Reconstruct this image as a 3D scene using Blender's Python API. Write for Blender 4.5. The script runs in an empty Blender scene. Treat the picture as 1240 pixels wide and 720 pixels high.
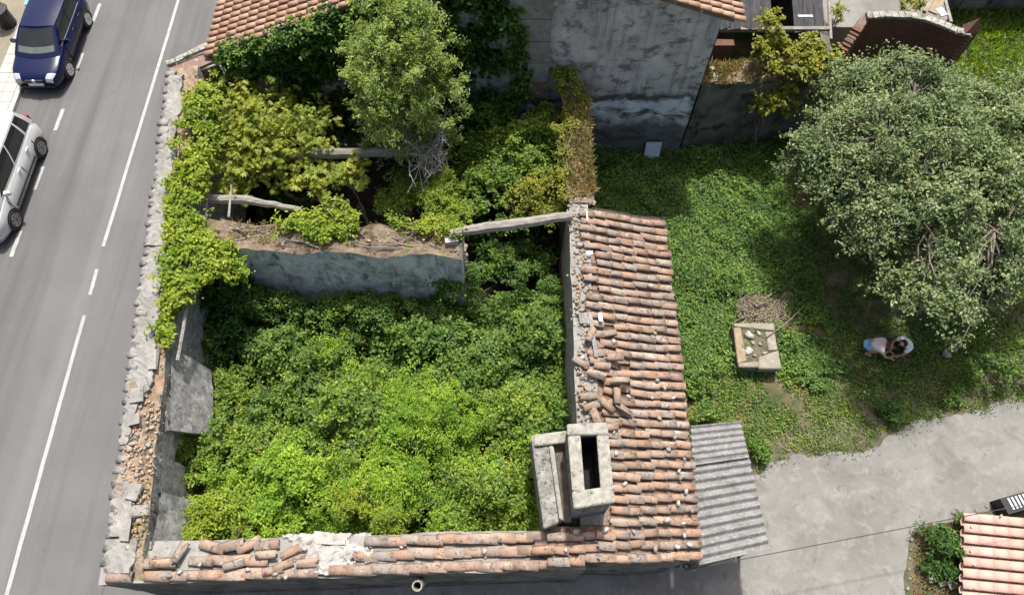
import bpy, bmesh, math, random
import numpy as np
from mathutils import Vector, Matrix

# ------------------------------------------------------------------ camera, world, sun, exposure
SC = bpy.context.scene
COL = SC.collection
CAM_H, FPX, TILT = 20.0, 869.0, math.radians(26)      # drone 20 m up, looking 26 degrees off straight down
cd = bpy.data.cameras.new('camera')
cam = bpy.data.objects.new('camera', cd)
COL.objects.link(cam)
cam.location = (0, 0, CAM_H)
cam.rotation_euler = (TILT, 0, 0)
cd.sensor_width = 36.0
cd.lens = FPX / 1240 * 36.0
cd.clip_start = 0.1
cd.clip_end = 3000
SC.camera = cam

SUN_EL, SHX, SHY = math.radians(66.5), -0.16, -1.0       # shadows fall towards (SHX, SHY)
sd = bpy.data.lights.new('sun', 'SUN')
sd.energy = 3.9
sd.angle = math.radians(2.2)
sd.color = (1.0, 0.97, 0.92)
sun = bpy.data.objects.new('sun', sd)
COL.objects.link(sun)
hl = math.hypot(SHX, SHY)
ldir = Vector((SHX / hl * math.cos(SUN_EL), SHY / hl * math.cos(SUN_EL), -math.sin(SUN_EL)))
sun.rotation_euler = ldir.to_track_quat('-Z', 'Y').to_euler()
sun.location = (5, 30, 40)
w = bpy.data.worlds.new('World')
SC.world = w
w.use_nodes = True
bg = w.node_tree.nodes['Background']
sky = w.node_tree.nodes.new('ShaderNodeTexSky')
sky.sky_type = 'NISHITA'
sky.sun_disc = False
sky.sun_elevation = SUN_EL
sky.sun_rotation = math.atan2(-SHX, -SHY)
sky.air_density = 1.0
sky.dust_density = 7.0
sky.ozone_density = 0.0
bg.inputs[1].default_value = 0.115
w.node_tree.links.new(sky.outputs[0], bg.inputs[0])
SC.view_settings.view_transform = 'Standard'
SC.view_settings.look = 'None'
SC.view_settings.gamma = 1
SC.view_settings.use_curve_mapping = False
SC.view_settings.exposure = 0.77

R = random.Random(7)
NR = np.random.default_rng(7)


def at(u, v, z=0.0):
    """point at height z that a photograph pixel looks at"""
    a, b = (u - 620) / FPX, (360 - v) / FPX
    s, c = math.sin(TILT), math.cos(TILT)
    d = (a, s + b * c, -c + b * s)
    k = (z - CAM_H) / d[2]
    return Vector((k * d[0], k * d[1], z))


# ------------------------------------------------------------------ materials
def new_mat(name):
    m = bpy.data.materials.new(name)
    m.use_nodes = True
    nt = m.node_tree
    return m, nt, nt.nodes['Principled BSDF']


def ramp(nt, src, stops):
    r = nt.nodes.new('ShaderNodeValToRGB')
    while len(r.color_ramp.elements) < len(stops):
        r.color_ramp.elements.new(0.5)
    for e, (p, c) in zip(r.color_ramp.elements, stops):
        e.position = p
        e.color = (c[0], c[1], c[2], 1) if not isinstance(c, (int, float)) else (c, c, c, 1)
    nt.links.new(src, r.inputs[0])
    return r.outputs[0]


def noise(nt, vec, scale, detail=5, rough=0.6, dist=0.0):
    n = nt.nodes.new('ShaderNodeTexNoise')
    n.inputs['Scale'].default_value = scale
    n.inputs['Detail'].default_value = detail
    n.inputs['Roughness'].default_value = rough
    n.inputs['Distortion'].default_value = dist
    nt.links.new(vec, n.inputs['Vector'])
    return n.outputs['Fac']


def mix(nt, fac, a, b, mode='MIX'):
    n = nt.nodes.new('ShaderNodeMix')
    n.data_type = 'RGBA'
    n.blend_type = mode
    for sock, v in ((n.inputs[0], fac), (n.inputs[6], a), (n.inputs[7], b)):
        if hasattr(v, 'is_output'):
            nt.links.new(v, sock)
        elif isinstance(v, (int, float)):
            sock.default_value = v
        else:
            sock.default_value = (v[0], v[1], v[2], 1)
    return n.outputs[2]


def world_vec(nt, scale=(1, 1, 1), rnd=False):
    g = nt.nodes.new('ShaderNodeNewGeometry')
    out = g.outputs['Position']
    if rnd:
        oi = nt.nodes.new('ShaderNodeObjectInfo')
        mm = nt.nodes.new('ShaderNodeMath'); mm.operation = 'MULTIPLY'
        mm.inputs[1].default_value = 57.0
        nt.links.new(oi.outputs['Random'], mm.inputs[0])
        ad = nt.nodes.new('ShaderNodeVectorMath'); ad.operation = 'ADD'
        nt.links.new(out, ad.inputs[0]); nt.links.new(mm.outputs[0], ad.inputs[1])
        out = ad.outputs[0]
    if scale != (1, 1, 1):
        mp = nt.nodes.new('ShaderNodeMapping')
        mp.inputs['Scale'].default_value = scale
        nt.links.new(out, mp.inputs['Vector'])
        out = mp.outputs[0]
    return out


def surf(name, stops, scale=3.0, rough=0.85, bump=0.3, bscale=25.0, layers=(), rnd_stops=None, rnd_amt=0.5, stretch=(1, 1, 1), rnd=False, metallic=0.0, spec=0.3, bdist=0.02, coat=0.0):
    """noise-ramped colour, optional stain layers (colour, scale, lo, hi, stretch), per-object tint, bump"""
    m, nt, p = new_mat(name)
    vec = world_vec(nt, stretch, rnd)
    col = ramp(nt, noise(nt, vec, scale), stops)
    if rnd_stops:
        oi = nt.nodes.new('ShaderNodeObjectInfo')
        col = mix(nt, rnd_amt, col, ramp(nt, oi.outputs['Random'], rnd_stops))
    for L in layers:
        c, sc, lo, hi = L[:4]
        st = L[4] if len(L) > 4 else (1, 1, 1)
        v2 = world_vec(nt, st, rnd)
        f = ramp(nt, noise(nt, v2, sc, 6, 0.65, 0.4), [(lo, 0.0), (hi, 1.0)])
        col = mix(nt, f, col, c)
    nt.links.new(col, p.inputs['Base Color'])
    p.inputs['Roughness'].default_value = rough
    p.inputs['Metallic'].default_value = metallic
    p.inputs['Specular IOR Level'].default_value = spec
    p.inputs['Coat Weight'].default_value = coat
    if bump:
        b = nt.nodes.new('ShaderNodeBump')
        b.inputs['Strength'].default_value = bump
        b.inputs['Distance'].default_value = bdist
        nt.links.new(noise(nt, vec, bscale, 6, 0.7), b.inputs['Height'])
        nt.links.new(b.outputs[0], p.inputs['Normal'])
    return m


def leaf_mat(name, stops, clump_scale=1.2, clump=((0.35, (0.75, 0.85, 0.7)), (0.65, (1.25, 1.15, 1.0))), trans=0.42, rough=0.5, yell=None):
    m, nt, p = new_mat(name)
    g = nt.nodes.new('ShaderNodeNewGeometry')
    col = ramp(nt, g.outputs['Random Per Island'], stops)
    n = noise(nt, g.outputs['Position'], clump_scale, 3, 0.5)
    col = mix(nt, 1.0, col, ramp(nt, n, clump), 'MULTIPLY')
    if yell:
        n2 = noise(nt, g.outputs['Position'], yell[1], 2, 0.5)
        col = mix(nt, ramp(nt, n2, [(yell[2], 0.0), (yell[3], 1.0)]), col, yell[0])
    p.inputs['Roughness'].default_value = rough
    p.inputs['Specular IOR Level'].default_value = 0.35
    nt.links.new(col, p.inputs['Base Color'])
    t = nt.nodes.new('ShaderNodeBsdfTranslucent')
    tc = mix(nt, 1.0, col, (1.5, 1.6, 0.6), 'MULTIPLY')
    nt.links.new(tc, t.inputs['Color'])
    ms = nt.nodes.new('ShaderNodeMixShader')
    ms.inputs[0].default_value = trans
    nt.links.new(p.outputs[0], ms.inputs[1])
    nt.links.new(t.outputs[0], ms.inputs[2])
    nt.links.new(ms.outputs[0], nt.nodes['Material Output'].inputs['Surface'])
    return m


M = {}
M['asphalt'] = surf('asphalt', [(0.3, (0.095, 0.095, 0.096)), (0.7, (0.12, 0.12, 0.121))], 0.45, 0.9, 0.5, 90, layers=[((0.155, 0.155, 0.153), 60, 0.52, 0.75), ((0.072, 0.072, 0.074), 0.9, 0.47, 0.70, (1.0, 0.03, 1.0)), ((0.138, 0.138, 0.136), 9, 0.62, 0.8), ((0.075, 0.075, 0.076), 1.1, 0.66, 0.76), ((0.15, 0.15, 0.148), 0.7, 0.55, 0.8, (1.0, 0.02, 1.0))], spec=0.2, bdist=0.006)
M['asphalt_dark'] = surf('asphalt_edge', [(0.3, (0.088, 0.088, 0.09)), (0.7, (0.112, 0.112, 0.114))], 0.6, 0.9, 0.5, 90, layers=[((0.17, 0.17, 0.17), 60, 0.55, 0.8)], spec=0.2, bdist=0.006)
M['road_paint'] = surf('road_paint', [(0.3, (0.26, 0.26, 0.256)), (0.7, (0.34, 0.34, 0.335))], 3, 0.8, 0.2, 60, layers=[((0.17, 0.17, 0.17), 22, 0.56, 0.70), ((0.22, 0.22, 0.22), 4, 0.55, 0.7)])
M['paving'] = surf('paving', [(0.3, (0.29, 0.283, 0.268)), (0.7, (0.37, 0.362, 0.345))], 2.5, 0.85, 0.3, 40, rnd_stops=[(0, (0.28, 0.273, 0.258)), (1, (0.39, 0.382, 0.365))])
M['beige_ground'] = surf('beige_ground', [(0.3, (0.15, 0.135, 0.10)), (0.7, (0.22, 0.195, 0.145))], 1.5, 0.95, 0.5, 40)
M['earth'] = surf('earth', [(0.25, (0.055, 0.045, 0.026)), (0.5, (0.10, 0.085, 0.05)), (0.75, (0.17, 0.135, 0.09))], 1.1, 0.95, 0.6, 18, layers=[((0.035, 0.055, 0.016), 1.4, 0.44, 0.56), ((0.24, 0.20, 0.15), 7, 0.62, 0.75)])
M['trodden_earth'] = surf('trodden_earth', [(0.3, (0.075, 0.062, 0.042)), (0.7, (0.145, 0.12, 0.088))], 2.2, 0.95, 0.6, 25, layers=[((0.05, 0.065, 0.025), 2.5, 0.44, 0.60), ((0.22, 0.20, 0.165), 14, 0.62, 0.72)])
M['drive'] = surf('drive_concrete', [(0.25, (0.115, 0.112, 0.103)), (0.5, (0.16, 0.157, 0.147)), (0.75, (0.208, 0.205, 0.195))], 0.5, 0.9, 0.35, 45, layers=[((0.235, 0.233, 0.224), 3.0, 0.50, 0.80), ((0.085, 0.079, 0.066), 0.7, 0.56, 0.80), ((0.11, 0.106, 0.095), 26, 0.56, 0.72), ((0.10, 0.096, 0.083), 2.6, 0.58, 0.74)], spec=0.2)
M['cut_mortar'] = surf('weathered_mortar', [(0.25, (0.155, 0.15, 0.139)), (0.6, (0.25, 0.245, 0.232)), (0.8, (0.32, 0.316, 0.303))], 2.6, 0.95, 0.7, 28, layers=[((0.11, 0.105, 0.09), 6, 0.57, 0.70), ((0.27, 0.20, 0.13), 4, 0.62, 0.74), ((0.13, 0.125, 0.11), 22, 0.58, 0.68)])
M['rubble_core'] = surf('rubble_core', [(0.25, (0.10, 0.07, 0.045)), (0.5, (0.22, 0.165, 0.115)), (0.75, (0.32, 0.27, 0.21))], 7, 0.95, 0.8, 22, layers=[((0.30, 0.16, 0.09), 5, 0.58, 0.68), ((0.10, 0.09, 0.04), 3.2, 0.6, 0.7)])
M['dry_top'] = surf('dry_litter', [(0.25, (0.075, 0.055, 0.036)), (0.5, (0.15, 0.112, 0.08)), (0.75, (0.24, 0.20, 0.155))], 5, 0.95, 0.8, 22, layers=[((0.11, 0.12, 0.04), 2.1, 0.56, 0.68), ((0.40, 0.36, 0.31), 9, 0.64, 0.74)])
M['stone'] = surf('rubble_stone', [(0.3, (0.20, 0.18, 0.15)), (0.7, (0.32, 0.30, 0.265))], 6, 0.9, 0.6, 30, rnd_stops=[(0, (0.17, 0.16, 0.14)), (0.4, (0.33, 0.31, 0.28)), (0.75, (0.31, 0.22, 0.15)), (1, (0.38, 0.37, 0.35))], rnd_amt=0.6, rnd=True)
M['stone_mix'] = surf('rubble_stone_mix', [(0.25, (0.14, 0.12, 0.095)), (0.45, (0.27, 0.24, 0.195)), (0.6, (0.31, 0.20, 0.13)), (0.75, (0.38, 0.36, 0.33))], 4.5, 0.9, 0.5, 30)
M['pale_stone'] = surf('pale_stone', [(0.3, (0.25, 0.24, 0.22)), (0.7, (0.36, 0.35, 0.33))], 8, 0.9, 0.6, 30, rnd_stops=[(0, (0.16, 0.155, 0.145)), (0.5, (0.32, 0.305, 0.28)), (1, (0.46, 0.45, 0.43))], rnd_amt=0.7, rnd=True, layers=[((0.13, 0.12, 0.10), 9, 0.54, 0.68)])
M['grey_render'] = surf('grey_render', [(0.3, (0.12, 0.12, 0.121)), (0.5, (0.22, 0.22, 0.221)), (0.7, (0.31, 0.308, 0.303))], 4.5, 0.9, 0.7, 30, layers=[((0.42, 0.42, 0.41), 9, 0.58, 0.68), ((0.07, 0.07, 0.068), 12, 0.55, 0.66), ((0.30, 0.24, 0.17), 5, 0.62, 0.70), ((0.13, 0.13, 0.125), 3.0, 0.58, 0.74, (1.4, 1.4, 0.5))])
M['blue_render'] = surf('bluish_limewash', [(0.28, (0.20, 0.205, 0.212)), (0.48, (0.46, 0.47, 0.485)), (0.72, (0.66, 0.67, 0.68))], 3.2, 0.9, 0.5, 30, layers=[((0.10, 0.10, 0.101), 2.0, 0.54, 0.68, (2.2, 2.2, 0.3)), ((0.055, 0.05, 0.042), 1.3, 0.56, 0.70), ((0.66, 0.67, 0.67), 6, 0.58, 0.68, (1, 1, 0.4)), ((0.12, 0.09, 0.06), 2.0, 0.62, 0.74), ((0.10, 0.10, 0.10), 16, 0.58, 0.68)])
M['dark_wall'] = surf('dark_damp_wall', [(0.3, (0.06, 0.058, 0.054)), (0.7, (0.16, 0.155, 0.145))], 1.5, 0.92, 0.5, 22, layers=[((0.03, 0.035, 0.02), 2.5, 0.5, 0.64)])  # dark wall colour with random greenish-black patches
M['lichen_concrete'] = surf('lichen_concrete', [(0.25, (0.15, 0.143, 0.122)), (0.5, (0.25, 0.243, 0.21)), (0.75, (0.33, 0.325, 0.29))], 6, 0.92, 0.7, 40, layers=[((0.08, 0.08, 0.07), 9, 0.55, 0.68), ((0.37, 0.365, 0.33), 14, 0.58, 0.7), ((0.24, 0.205, 0.11), 4, 0.62, 0.74)])
M['soot_concrete'] = surf('streaked_concrete', [(0.25, (0.10, 0.097, 0.088)), (0.5, (0.19, 0.185, 0.17)), (0.75, (0.29, 0.285, 0.265))], 5, 0.92, 0.6, 35, layers=[((0.05, 0.05, 0.048), 6, 0.52, 0.64, (2.0, 2.0, 0.35))])
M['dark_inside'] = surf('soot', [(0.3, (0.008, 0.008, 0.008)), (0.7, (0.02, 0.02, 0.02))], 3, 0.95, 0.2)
TILE_R = [(0, (0.16, 0.115, 0.092)), (0.2, (0.28, 0.175, 0.118)), (0.45, (0.34, 0.212, 0.143)), (0.6, (0.23, 0.178, 0.145)), (0.8, (0.38, 0.26, 0.182)), (0.93, (0.36, 0.315, 0.265)), (1, (0.19, 0.168, 0.152))]
M['tile'] = surf('old_roof_tile', [(0.25, (0.18, 0.118, 0.083)), (0.5, (0.30, 0.19, 0.13)), (0.75, (0.37, 0.27, 0.198))], 5, 0.9, 0.6, 40, rnd_stops=TILE_R, rnd_amt=0.6, rnd=True, layers=[((0.235, 0.205, 0.182), 0.8, 0.46, 0.64), ((0.10, 0.09, 0.08), 10, 0.54, 0.64), ((0.43, 0.40, 0.35), 5, 0.60, 0.70), ((0.15, 0.138, 0.118), 3.4, 0.53, 0.68), ((0.07, 0.066, 0.05), 2.0, 0.60, 0.74)], spec=0.15)
M['tile_new'] = surf('house_roof_tile', [(0.3, (0.30, 0.18, 0.125)), (0.7, (0.38, 0.245, 0.175))], 4, 0.9, 0.3, 40, rnd_stops=[(0, (0.27, 0.155, 0.105)), (0.5, (0.35, 0.22, 0.155)), (1, (0.42, 0.30, 0.22))], rnd_amt=0.5, rnd=True, layers=[((0.18, 0.135, 0.11), 7, 0.58, 0.72)], spec=0.15)
M['tile_pink'] = surf('pink_roof_tile', [(0.3, (0.40, 0.245, 0.20)), (0.7, (0.46, 0.31, 0.26))], 3, 0.85, 0.2, 40, rnd_stops=[(0, (0.38, 0.235, 0.19)), (1, (0.49, 0.34, 0.285))], rnd_amt=0.5, rnd=True, layers=[((0.30, 0.19, 0.155), 9, 0.60, 0.74)], spec=0.15)
M['channel'] = surf('channel_tile', [(0.3, (0.13, 0.088, 0.066)), (0.7, (0.25, 0.17, 0.13))], 6, 0.9, 0.5, 30, layers=[((0.07, 0.065, 0.05), 5, 0.5, 0.64)])
M['fibre_cement'] = surf('fibre_cement', [(0.25, (0.14, 0.139, 0.136)), (0.5, (0.20, 0.199, 0.195)), (0.75, (0.255, 0.254, 0.25))], 4, 0.95, 0.5, 50, layers=[((0.37, 0.37, 0.36), 16, 0.58, 0.68), ((0.07, 0.07, 0.067), 20, 0.57, 0.67), ((0.13, 0.127, 0.118), 3, 0.56, 0.72)], spec=0.1)
M['old_wood'] = surf('weathered_wood', [(0.25, (0.12, 0.11, 0.095)), (0.5, (0.22, 0.207, 0.185)), (0.75, (0.33, 0.317, 0.29))], 7, 0.9, 0.7, 30, stretch=(0.5, 3.5, 3.5), layers=[((0.09, 0.08, 0.07), 6, 0.56, 0.66, (0.6, 3.5, 3.5))])
M['dark_wood'] = surf('dark_wood', [(0.3, (0.10, 0.095, 0.085)), (0.7, (0.24, 0.225, 0.20))], 6, 0.9, 0.6, 30, stretch=(0.5, 3, 3))
M['bark'] = surf('bark', [(0.3, (0.10, 0.085, 0.065)), (0.7, (0.22, 0.195, 0.16))], 9, 0.9, 0.6, 30)
M['grey_twig'] = surf('grey_twig', [(0.3, (0.19, 0.18, 0.16)), (0.7, (0.31, 0.295, 0.265))], 9, 0.9, 0.4, 30)
M['board'] = surf('pale_board', [(0.3, (0.19, 0.15, 0.095)), (0.7, (0.27, 0.22, 0.15))], 4, 0.85, 0.4, 30, layers=[((0.20, 0.15, 0.09), 3, 0.56, 0.68)])
M['slab_stone'] = surf('slab_stone', [(0.3, (0.17, 0.155, 0.12)), (0.7, (0.26, 0.24, 0.20))], 4, 0.9, 0.5, 30, layers=[((0.38, 0.375, 0.35), 6, 0.60, 0.70), ((0.17, 0.14, 0.09), 3, 0.58, 0.68)])
M['plastic_white'] = surf('white_sheet', [(0.3, (0.52, 0.535, 0.55)), (0.7, (0.62, 0.63, 0.64))], 3, 0.5, 0.1)
M['pale_blue'] = surf('pale_blue_paint', [(0.3, (0.36, 0.45, 0.55)), (0.7, (0.50, 0.58, 0.66))], 5, 0.7, 0.2)
M['brick'] = surf('old_red_brick', [(0.3, (0.08, 0.034, 0.025)), (0.7, (0.15, 0.068, 0.05))], 6, 0.9, 0.5, 30, rnd=True, rnd_stops=[(0, (0.07, 0.034, 0.027)), (1, (0.17, 0.085, 0.062))], rnd_amt=0.4, layers=[((0.07, 0.06, 0.045), 2, 0.55, 0.68)])
M['brick_mortar'] = surf('brick_mortar', [(0.3, (0.13, 0.10, 0.08)), (0.7, (0.22, 0.18, 0.15))], 5, 0.95, 0.4)
M['mossy'] = surf('mossy_coping', [(0.3, (0.10, 0.10, 0.085)), (0.5, (0.25, 0.245, 0.22)), (0.7, (0.36, 0.35, 0.33))], 6, 0.95, 0.7, 30, layers=[((0.06, 0.075, 0.03), 4, 0.52, 0.64)], rnd=True)
M['white_plaster'] = surf('white_plaster', [(0.3, (0.26, 0.25, 0.235)), (0.7, (0.38, 0.372, 0.355))], 4, 0.9, 0.5, 30, layers=[((0.19, 0.175, 0.15), 5, 0.52, 0.66)])
M['cable'] = surf('black_rubber', [(0.3, (0.02, 0.02, 0.02)), (0.7, (0.035, 0.035, 0.035))], 5, 0.6, 0)
M['metal_grey'] = surf('grey_metal', [(0.3, (0.45, 0.46, 0.47)), (0.7, (0.55, 0.56, 0.57))], 5, 0.4, 0.1, metallic=0.6)
M['plaster_red'] = surf('reddish_render', [(0.3, (0.14, 0.088, 0.07)), (0.7, (0.22, 0.155, 0.125))], 3, 0.9, 0.4, 30, layers=[((0.5, 0.47, 0.43), 5, 0.6, 0.7)])
M['blue_paint'] = surf('dark_blue_car_paint', [(0.3, (0.0012, 0.0045, 0.034)), (0.7, (0.0016, 0.0055, 0.042))], 2, 0.22, 0, metallic=0.1, spec=0.3, coat=0.35)
M['silver_paint'] = surf('silver_car_paint', [(0.3, (0.46, 0.48, 0.475)), (0.7, (0.52, 0.54, 0.535))], 2, 0.3, 0, metallic=0.15, spec=0.5, coat=0.8)
M['car_glass'] = surf('car_glass', [(0.3, (0.010, 0.012, 0.012)), (0.7, (0.016, 0.018, 0.018))], 2, 0.06, 0, spec=0.6)
M['dash'] = surf('dashboard', [(0.3, (0.075, 0.09, 0.083)), (0.7, (0.11, 0.13, 0.12))], 6, 0.35, 0)
M['tyre'] = surf('tyre', [(0.3, (0.018, 0.018, 0.018)), (0.7, (0.03, 0.03, 0.03))], 5, 0.85, 0.2)
M['rim'] = surf('alloy_rim', [(0.3, (0.56, 0.56, 0.57)), (0.7, (0.64, 0.64, 0.65))], 5, 0.4, 0, metallic=0.4)
M['rim_dark'] = surf('dark_rim', [(0.3, (0.20, 0.20, 0.205)), (0.7, (0.28, 0.28, 0.285))], 5, 0.4, 0, metallic=0.4)
M['trim'] = surf('black_trim', [(0.3, (0.016, 0.016, 0.017)), (0.7, (0.024, 0.024, 0.025))], 5, 0.5, 0)
M['chrome'] = surf('bright_trim', [(0.3, (0.70, 0.71, 0.73)), (0.7, (0.76, 0.77, 0.79))], 5, 0.25, 0, metallic=0.7)
M['lamp_glass'] = surf('lamp_glass', [(0.3, (0.20, 0.22, 0.24)), (0.7, (0.50, 0.53, 0.56))], 18, 0.12, 0, spec=0.7)
M['tail_red'] = surf('tail_lamp', [(0.3, (0.22, 0.02, 0.022)), (0.7, (0.32, 0.05, 0.05))], 14, 0.2, 0)
M['plate'] = surf('number_plate', [(0.3, (0.62, 0.63, 0.65)), (0.7, (0.7, 0.71, 0.73))], 14, 0.4, 0)
M['skin'] = surf('skin', [(0.3, (0.42, 0.235, 0.155)), (0.7, (0.50, 0.29, 0.20))], 6, 0.6, 0)
M['hair_red'] = surf('reddish_brown_hair', [(0.3, (0.09, 0.03, 0.016)), (0.7, (0.17, 0.06, 0.03))], 30, 0.55, 0.4, 80)
M['hair_black'] = surf('black_hair', [(0.3, (0.010, 0.009, 0.009)), (0.7, (0.022, 0.019, 0.018))], 30, 0.5, 0.4, 80)
M['cloth_white'] = surf('white_cotton', [(0.3, (0.74, 0.75, 0.77)), (0.7, (0.82, 0.83, 0.84))], 6, 0.9, 0.3, 30)
M['cloth_pink'] = surf('pale_pink_cotton', [(0.3, (0.62, 0.50, 0.48)), (0.7, (0.72, 0.62, 0.60))], 9, 0.9, 0.3, 30)
M['denim'] = surf('blue_denim', [(0.3, (0.12, 0.27, 0.50)), (0.7, (0.19, 0.36, 0.60))], 9, 0.9, 0.3, 40)
M['cloth_black'] = surf('black_cloth', [(0.3, (0.012, 0.013, 0.016)), (0.7, (0.022, 0.023, 0.028))], 9, 0.9, 0.3, 40)
M['shoe'] = surf('grey_shoe', [(0.3, (0.34, 0.31, 0.27)), (0.7, (0.46, 0.43, 0.38))], 9, 0.8, 0.2)
M['eye'] = surf('dark_eye', [(0.3, (0.02, 0.015, 0.01)), (0.7, (0.03, 0.02, 0.015))], 9, 0.3, 0)
M['fruit'] = surf('ripe_fruit', [(0.3, (0.25, 0.13, 0.06)), (0.7, (0.33, 0.22, 0.10))], 3, 0.5, 0)

# leaf palettes (dark ... bright)
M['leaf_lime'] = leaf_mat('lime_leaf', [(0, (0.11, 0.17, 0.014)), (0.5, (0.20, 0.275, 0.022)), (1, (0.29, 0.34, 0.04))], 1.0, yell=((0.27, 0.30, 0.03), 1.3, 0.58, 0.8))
M['leaf_mid'] = leaf_mat('mid_green_leaf', [(0, (0.038, 0.09, 0.016)), (0.5, (0.085, 0.17, 0.028)), (1, (0.16, 0.25, 0.05))], 1.1, clump=((0.3, (0.65, 0.75, 0.7)), (0.65, (1.4, 1.22, 1.0))))
M['leaf_court'] = leaf_mat('bush_leaf', [(0, (0.048, 0.105, 0.014)), (0.5, (0.12, 0.21, 0.026)), (1, (0.235, 0.315, 0.048))], 0.8, clump=((0.3, (0.65, 0.75, 0.7)), (0.65, (1.4, 1.22, 1.0))), trans=0.46)
M['leaf_bright'] = leaf_mat('bright_bush_leaf', [(0, (0.115, 0.21, 0.018)), (0.5, (0.205, 0.335, 0.030)), (1, (0.315, 0.43, 0.055))], 0.9, trans=0.46)
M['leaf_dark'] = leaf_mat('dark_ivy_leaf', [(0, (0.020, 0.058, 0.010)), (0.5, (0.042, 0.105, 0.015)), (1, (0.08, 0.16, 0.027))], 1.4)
M['leaf_fig'] = leaf_mat('olive_leaf', [(0, (0.10, 0.14, 0.016)), (0.5, (0.20, 0.245, 0.032)), (1, (0.31, 0.325, 0.06))], 1.3, yell=((0.34, 0.29, 0.07), 2.0, 0.66, 0.85))
M['leaf_willow'] = leaf_mat('willow_leaf', [(0, (0.12, 0.18, 0.048)), (0.5, (0.225, 0.30, 0.092)), (1, (0.34, 0.395, 0.16))], 1.2)
M['leaf_grey'] = leaf_mat('grey_green_leaf', [(0, (0.075, 0.112, 0.045)), (0.5, (0.15, 0.20, 0.085)), (0.85, (0.21, 0.26, 0.13)), (1, (0.27, 0.31, 0.18))], 0.7, clump=((0.3, (0.72, 0.8, 0.72)), (0.65, (1.2, 1.16, 1.12))), trans=0.28, rough=0.6)
M['leaf_clover'] = leaf_mat('ground_leaf', [(0, (0.048, 0.115, 0.024)), (0.5, (0.10, 0.20, 0.038)), (1, (0.18, 0.28, 0.068))], 0.9, clump=((0.3, (0.6, 0.7, 0.65)), (0.65, (1.35, 1.2, 1.1))), trans=0.4)
M['grass'] = leaf_mat('grass_blade', [(0, (0.05, 0.11, 0.018)), (0.5, (0.11, 0.195, 0.03)), (1, (0.21, 0.265, 0.06))], 0.9, trans=0.35, yell=((0.22, 0.20, 0.06), 1.1, 0.6, 0.75))
M['dry_grass'] = leaf_mat('dry_grass_blade', [(0, (0.16, 0.12, 0.06)), (0.5, (0.28, 0.22, 0.12)), (1, (0.36, 0.30, 0.18))], 1.4, trans=0.25)
M['leaf_yellow'] = leaf_mat('yellow_green_leaf', [(0, (0.11, 0.14, 0.016)), (0.5, (0.19, 0.21, 0.024)), (1, (0.27, 0.26, 0.04))], 1.5)

# ------------------------------------------------------------------ builders
WL = {}                                        # world location of every object that parents others


def link(name, me, parent=None, loc=(0, 0, 0)):
    o = bpy.data.objects.new(name, me)
    COL.objects.link(o)
    if parent is not None:
        o.parent = parent
        o.location = Vector(loc) - WL[parent.name] if loc is not None else (0, 0, 0)
        WL[o.name] = Vector(loc)
    else:
        o.location = loc
        WL[o.name] = Vector(loc)
    return o


def tag(o, label=None, cat=None, group=None, kind=None):
    if label: o['label'] = label
    if cat: o['category'] = cat
    if group: o['group'] = group
    if kind: o['kind'] = kind
    return o


def thing(name, loc, label, cat, group=None):
    return tag(link(name, None, None, loc), label, cat, group)


def fast_mesh(name, V, F, mat=None, smooth=False, mats=None, midx=None):
    """V: Nx3, F: MxK array or list of faces"""
    me = bpy.data.meshes.new(name)
    V = np.asarray(V, dtype=np.float32)
    if isinstance(F, np.ndarray):
        k = F.shape[1]
        me.vertices.add(len(V)); me.vertices.foreach_set('co', V.ravel())
        me.loops.add(F.size); me.loops.foreach_set('vertex_index', F.ravel().astype(np.int32))
        me.polygons.add(len(F)); me.polygons.foreach_set('loop_start', np.arange(0, F.size, k, dtype=np.int32))
        me.update(calc_edges=True)
    else:
        me.from_pydata([tuple(map(float, v)) for v in V], [], F)
    for m in (mats or ([mat] if mat else [])):
        me.materials.append(m)
    if midx is not None:
        me.polygons.foreach_set('material_index', np.asarray(midx, dtype=np.int32))
    if smooth:
        me.polygons.foreach_set('use_smooth', np.ones(len(me.polygons), dtype=bool))
    me.update()
    return me


def mesh_obj(name, V, F, mat, parent=None, loc=(0, 0, 0), smooth=False, mats=None, midx=None):
    """V in world coordinates, origin at loc"""
    V = np.asarray(V, dtype=float) - np.asarray(loc, dtype=float)
    return link(name, fast_mesh(name, V, F, mat, smooth, mats, midx), parent, loc)


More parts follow.
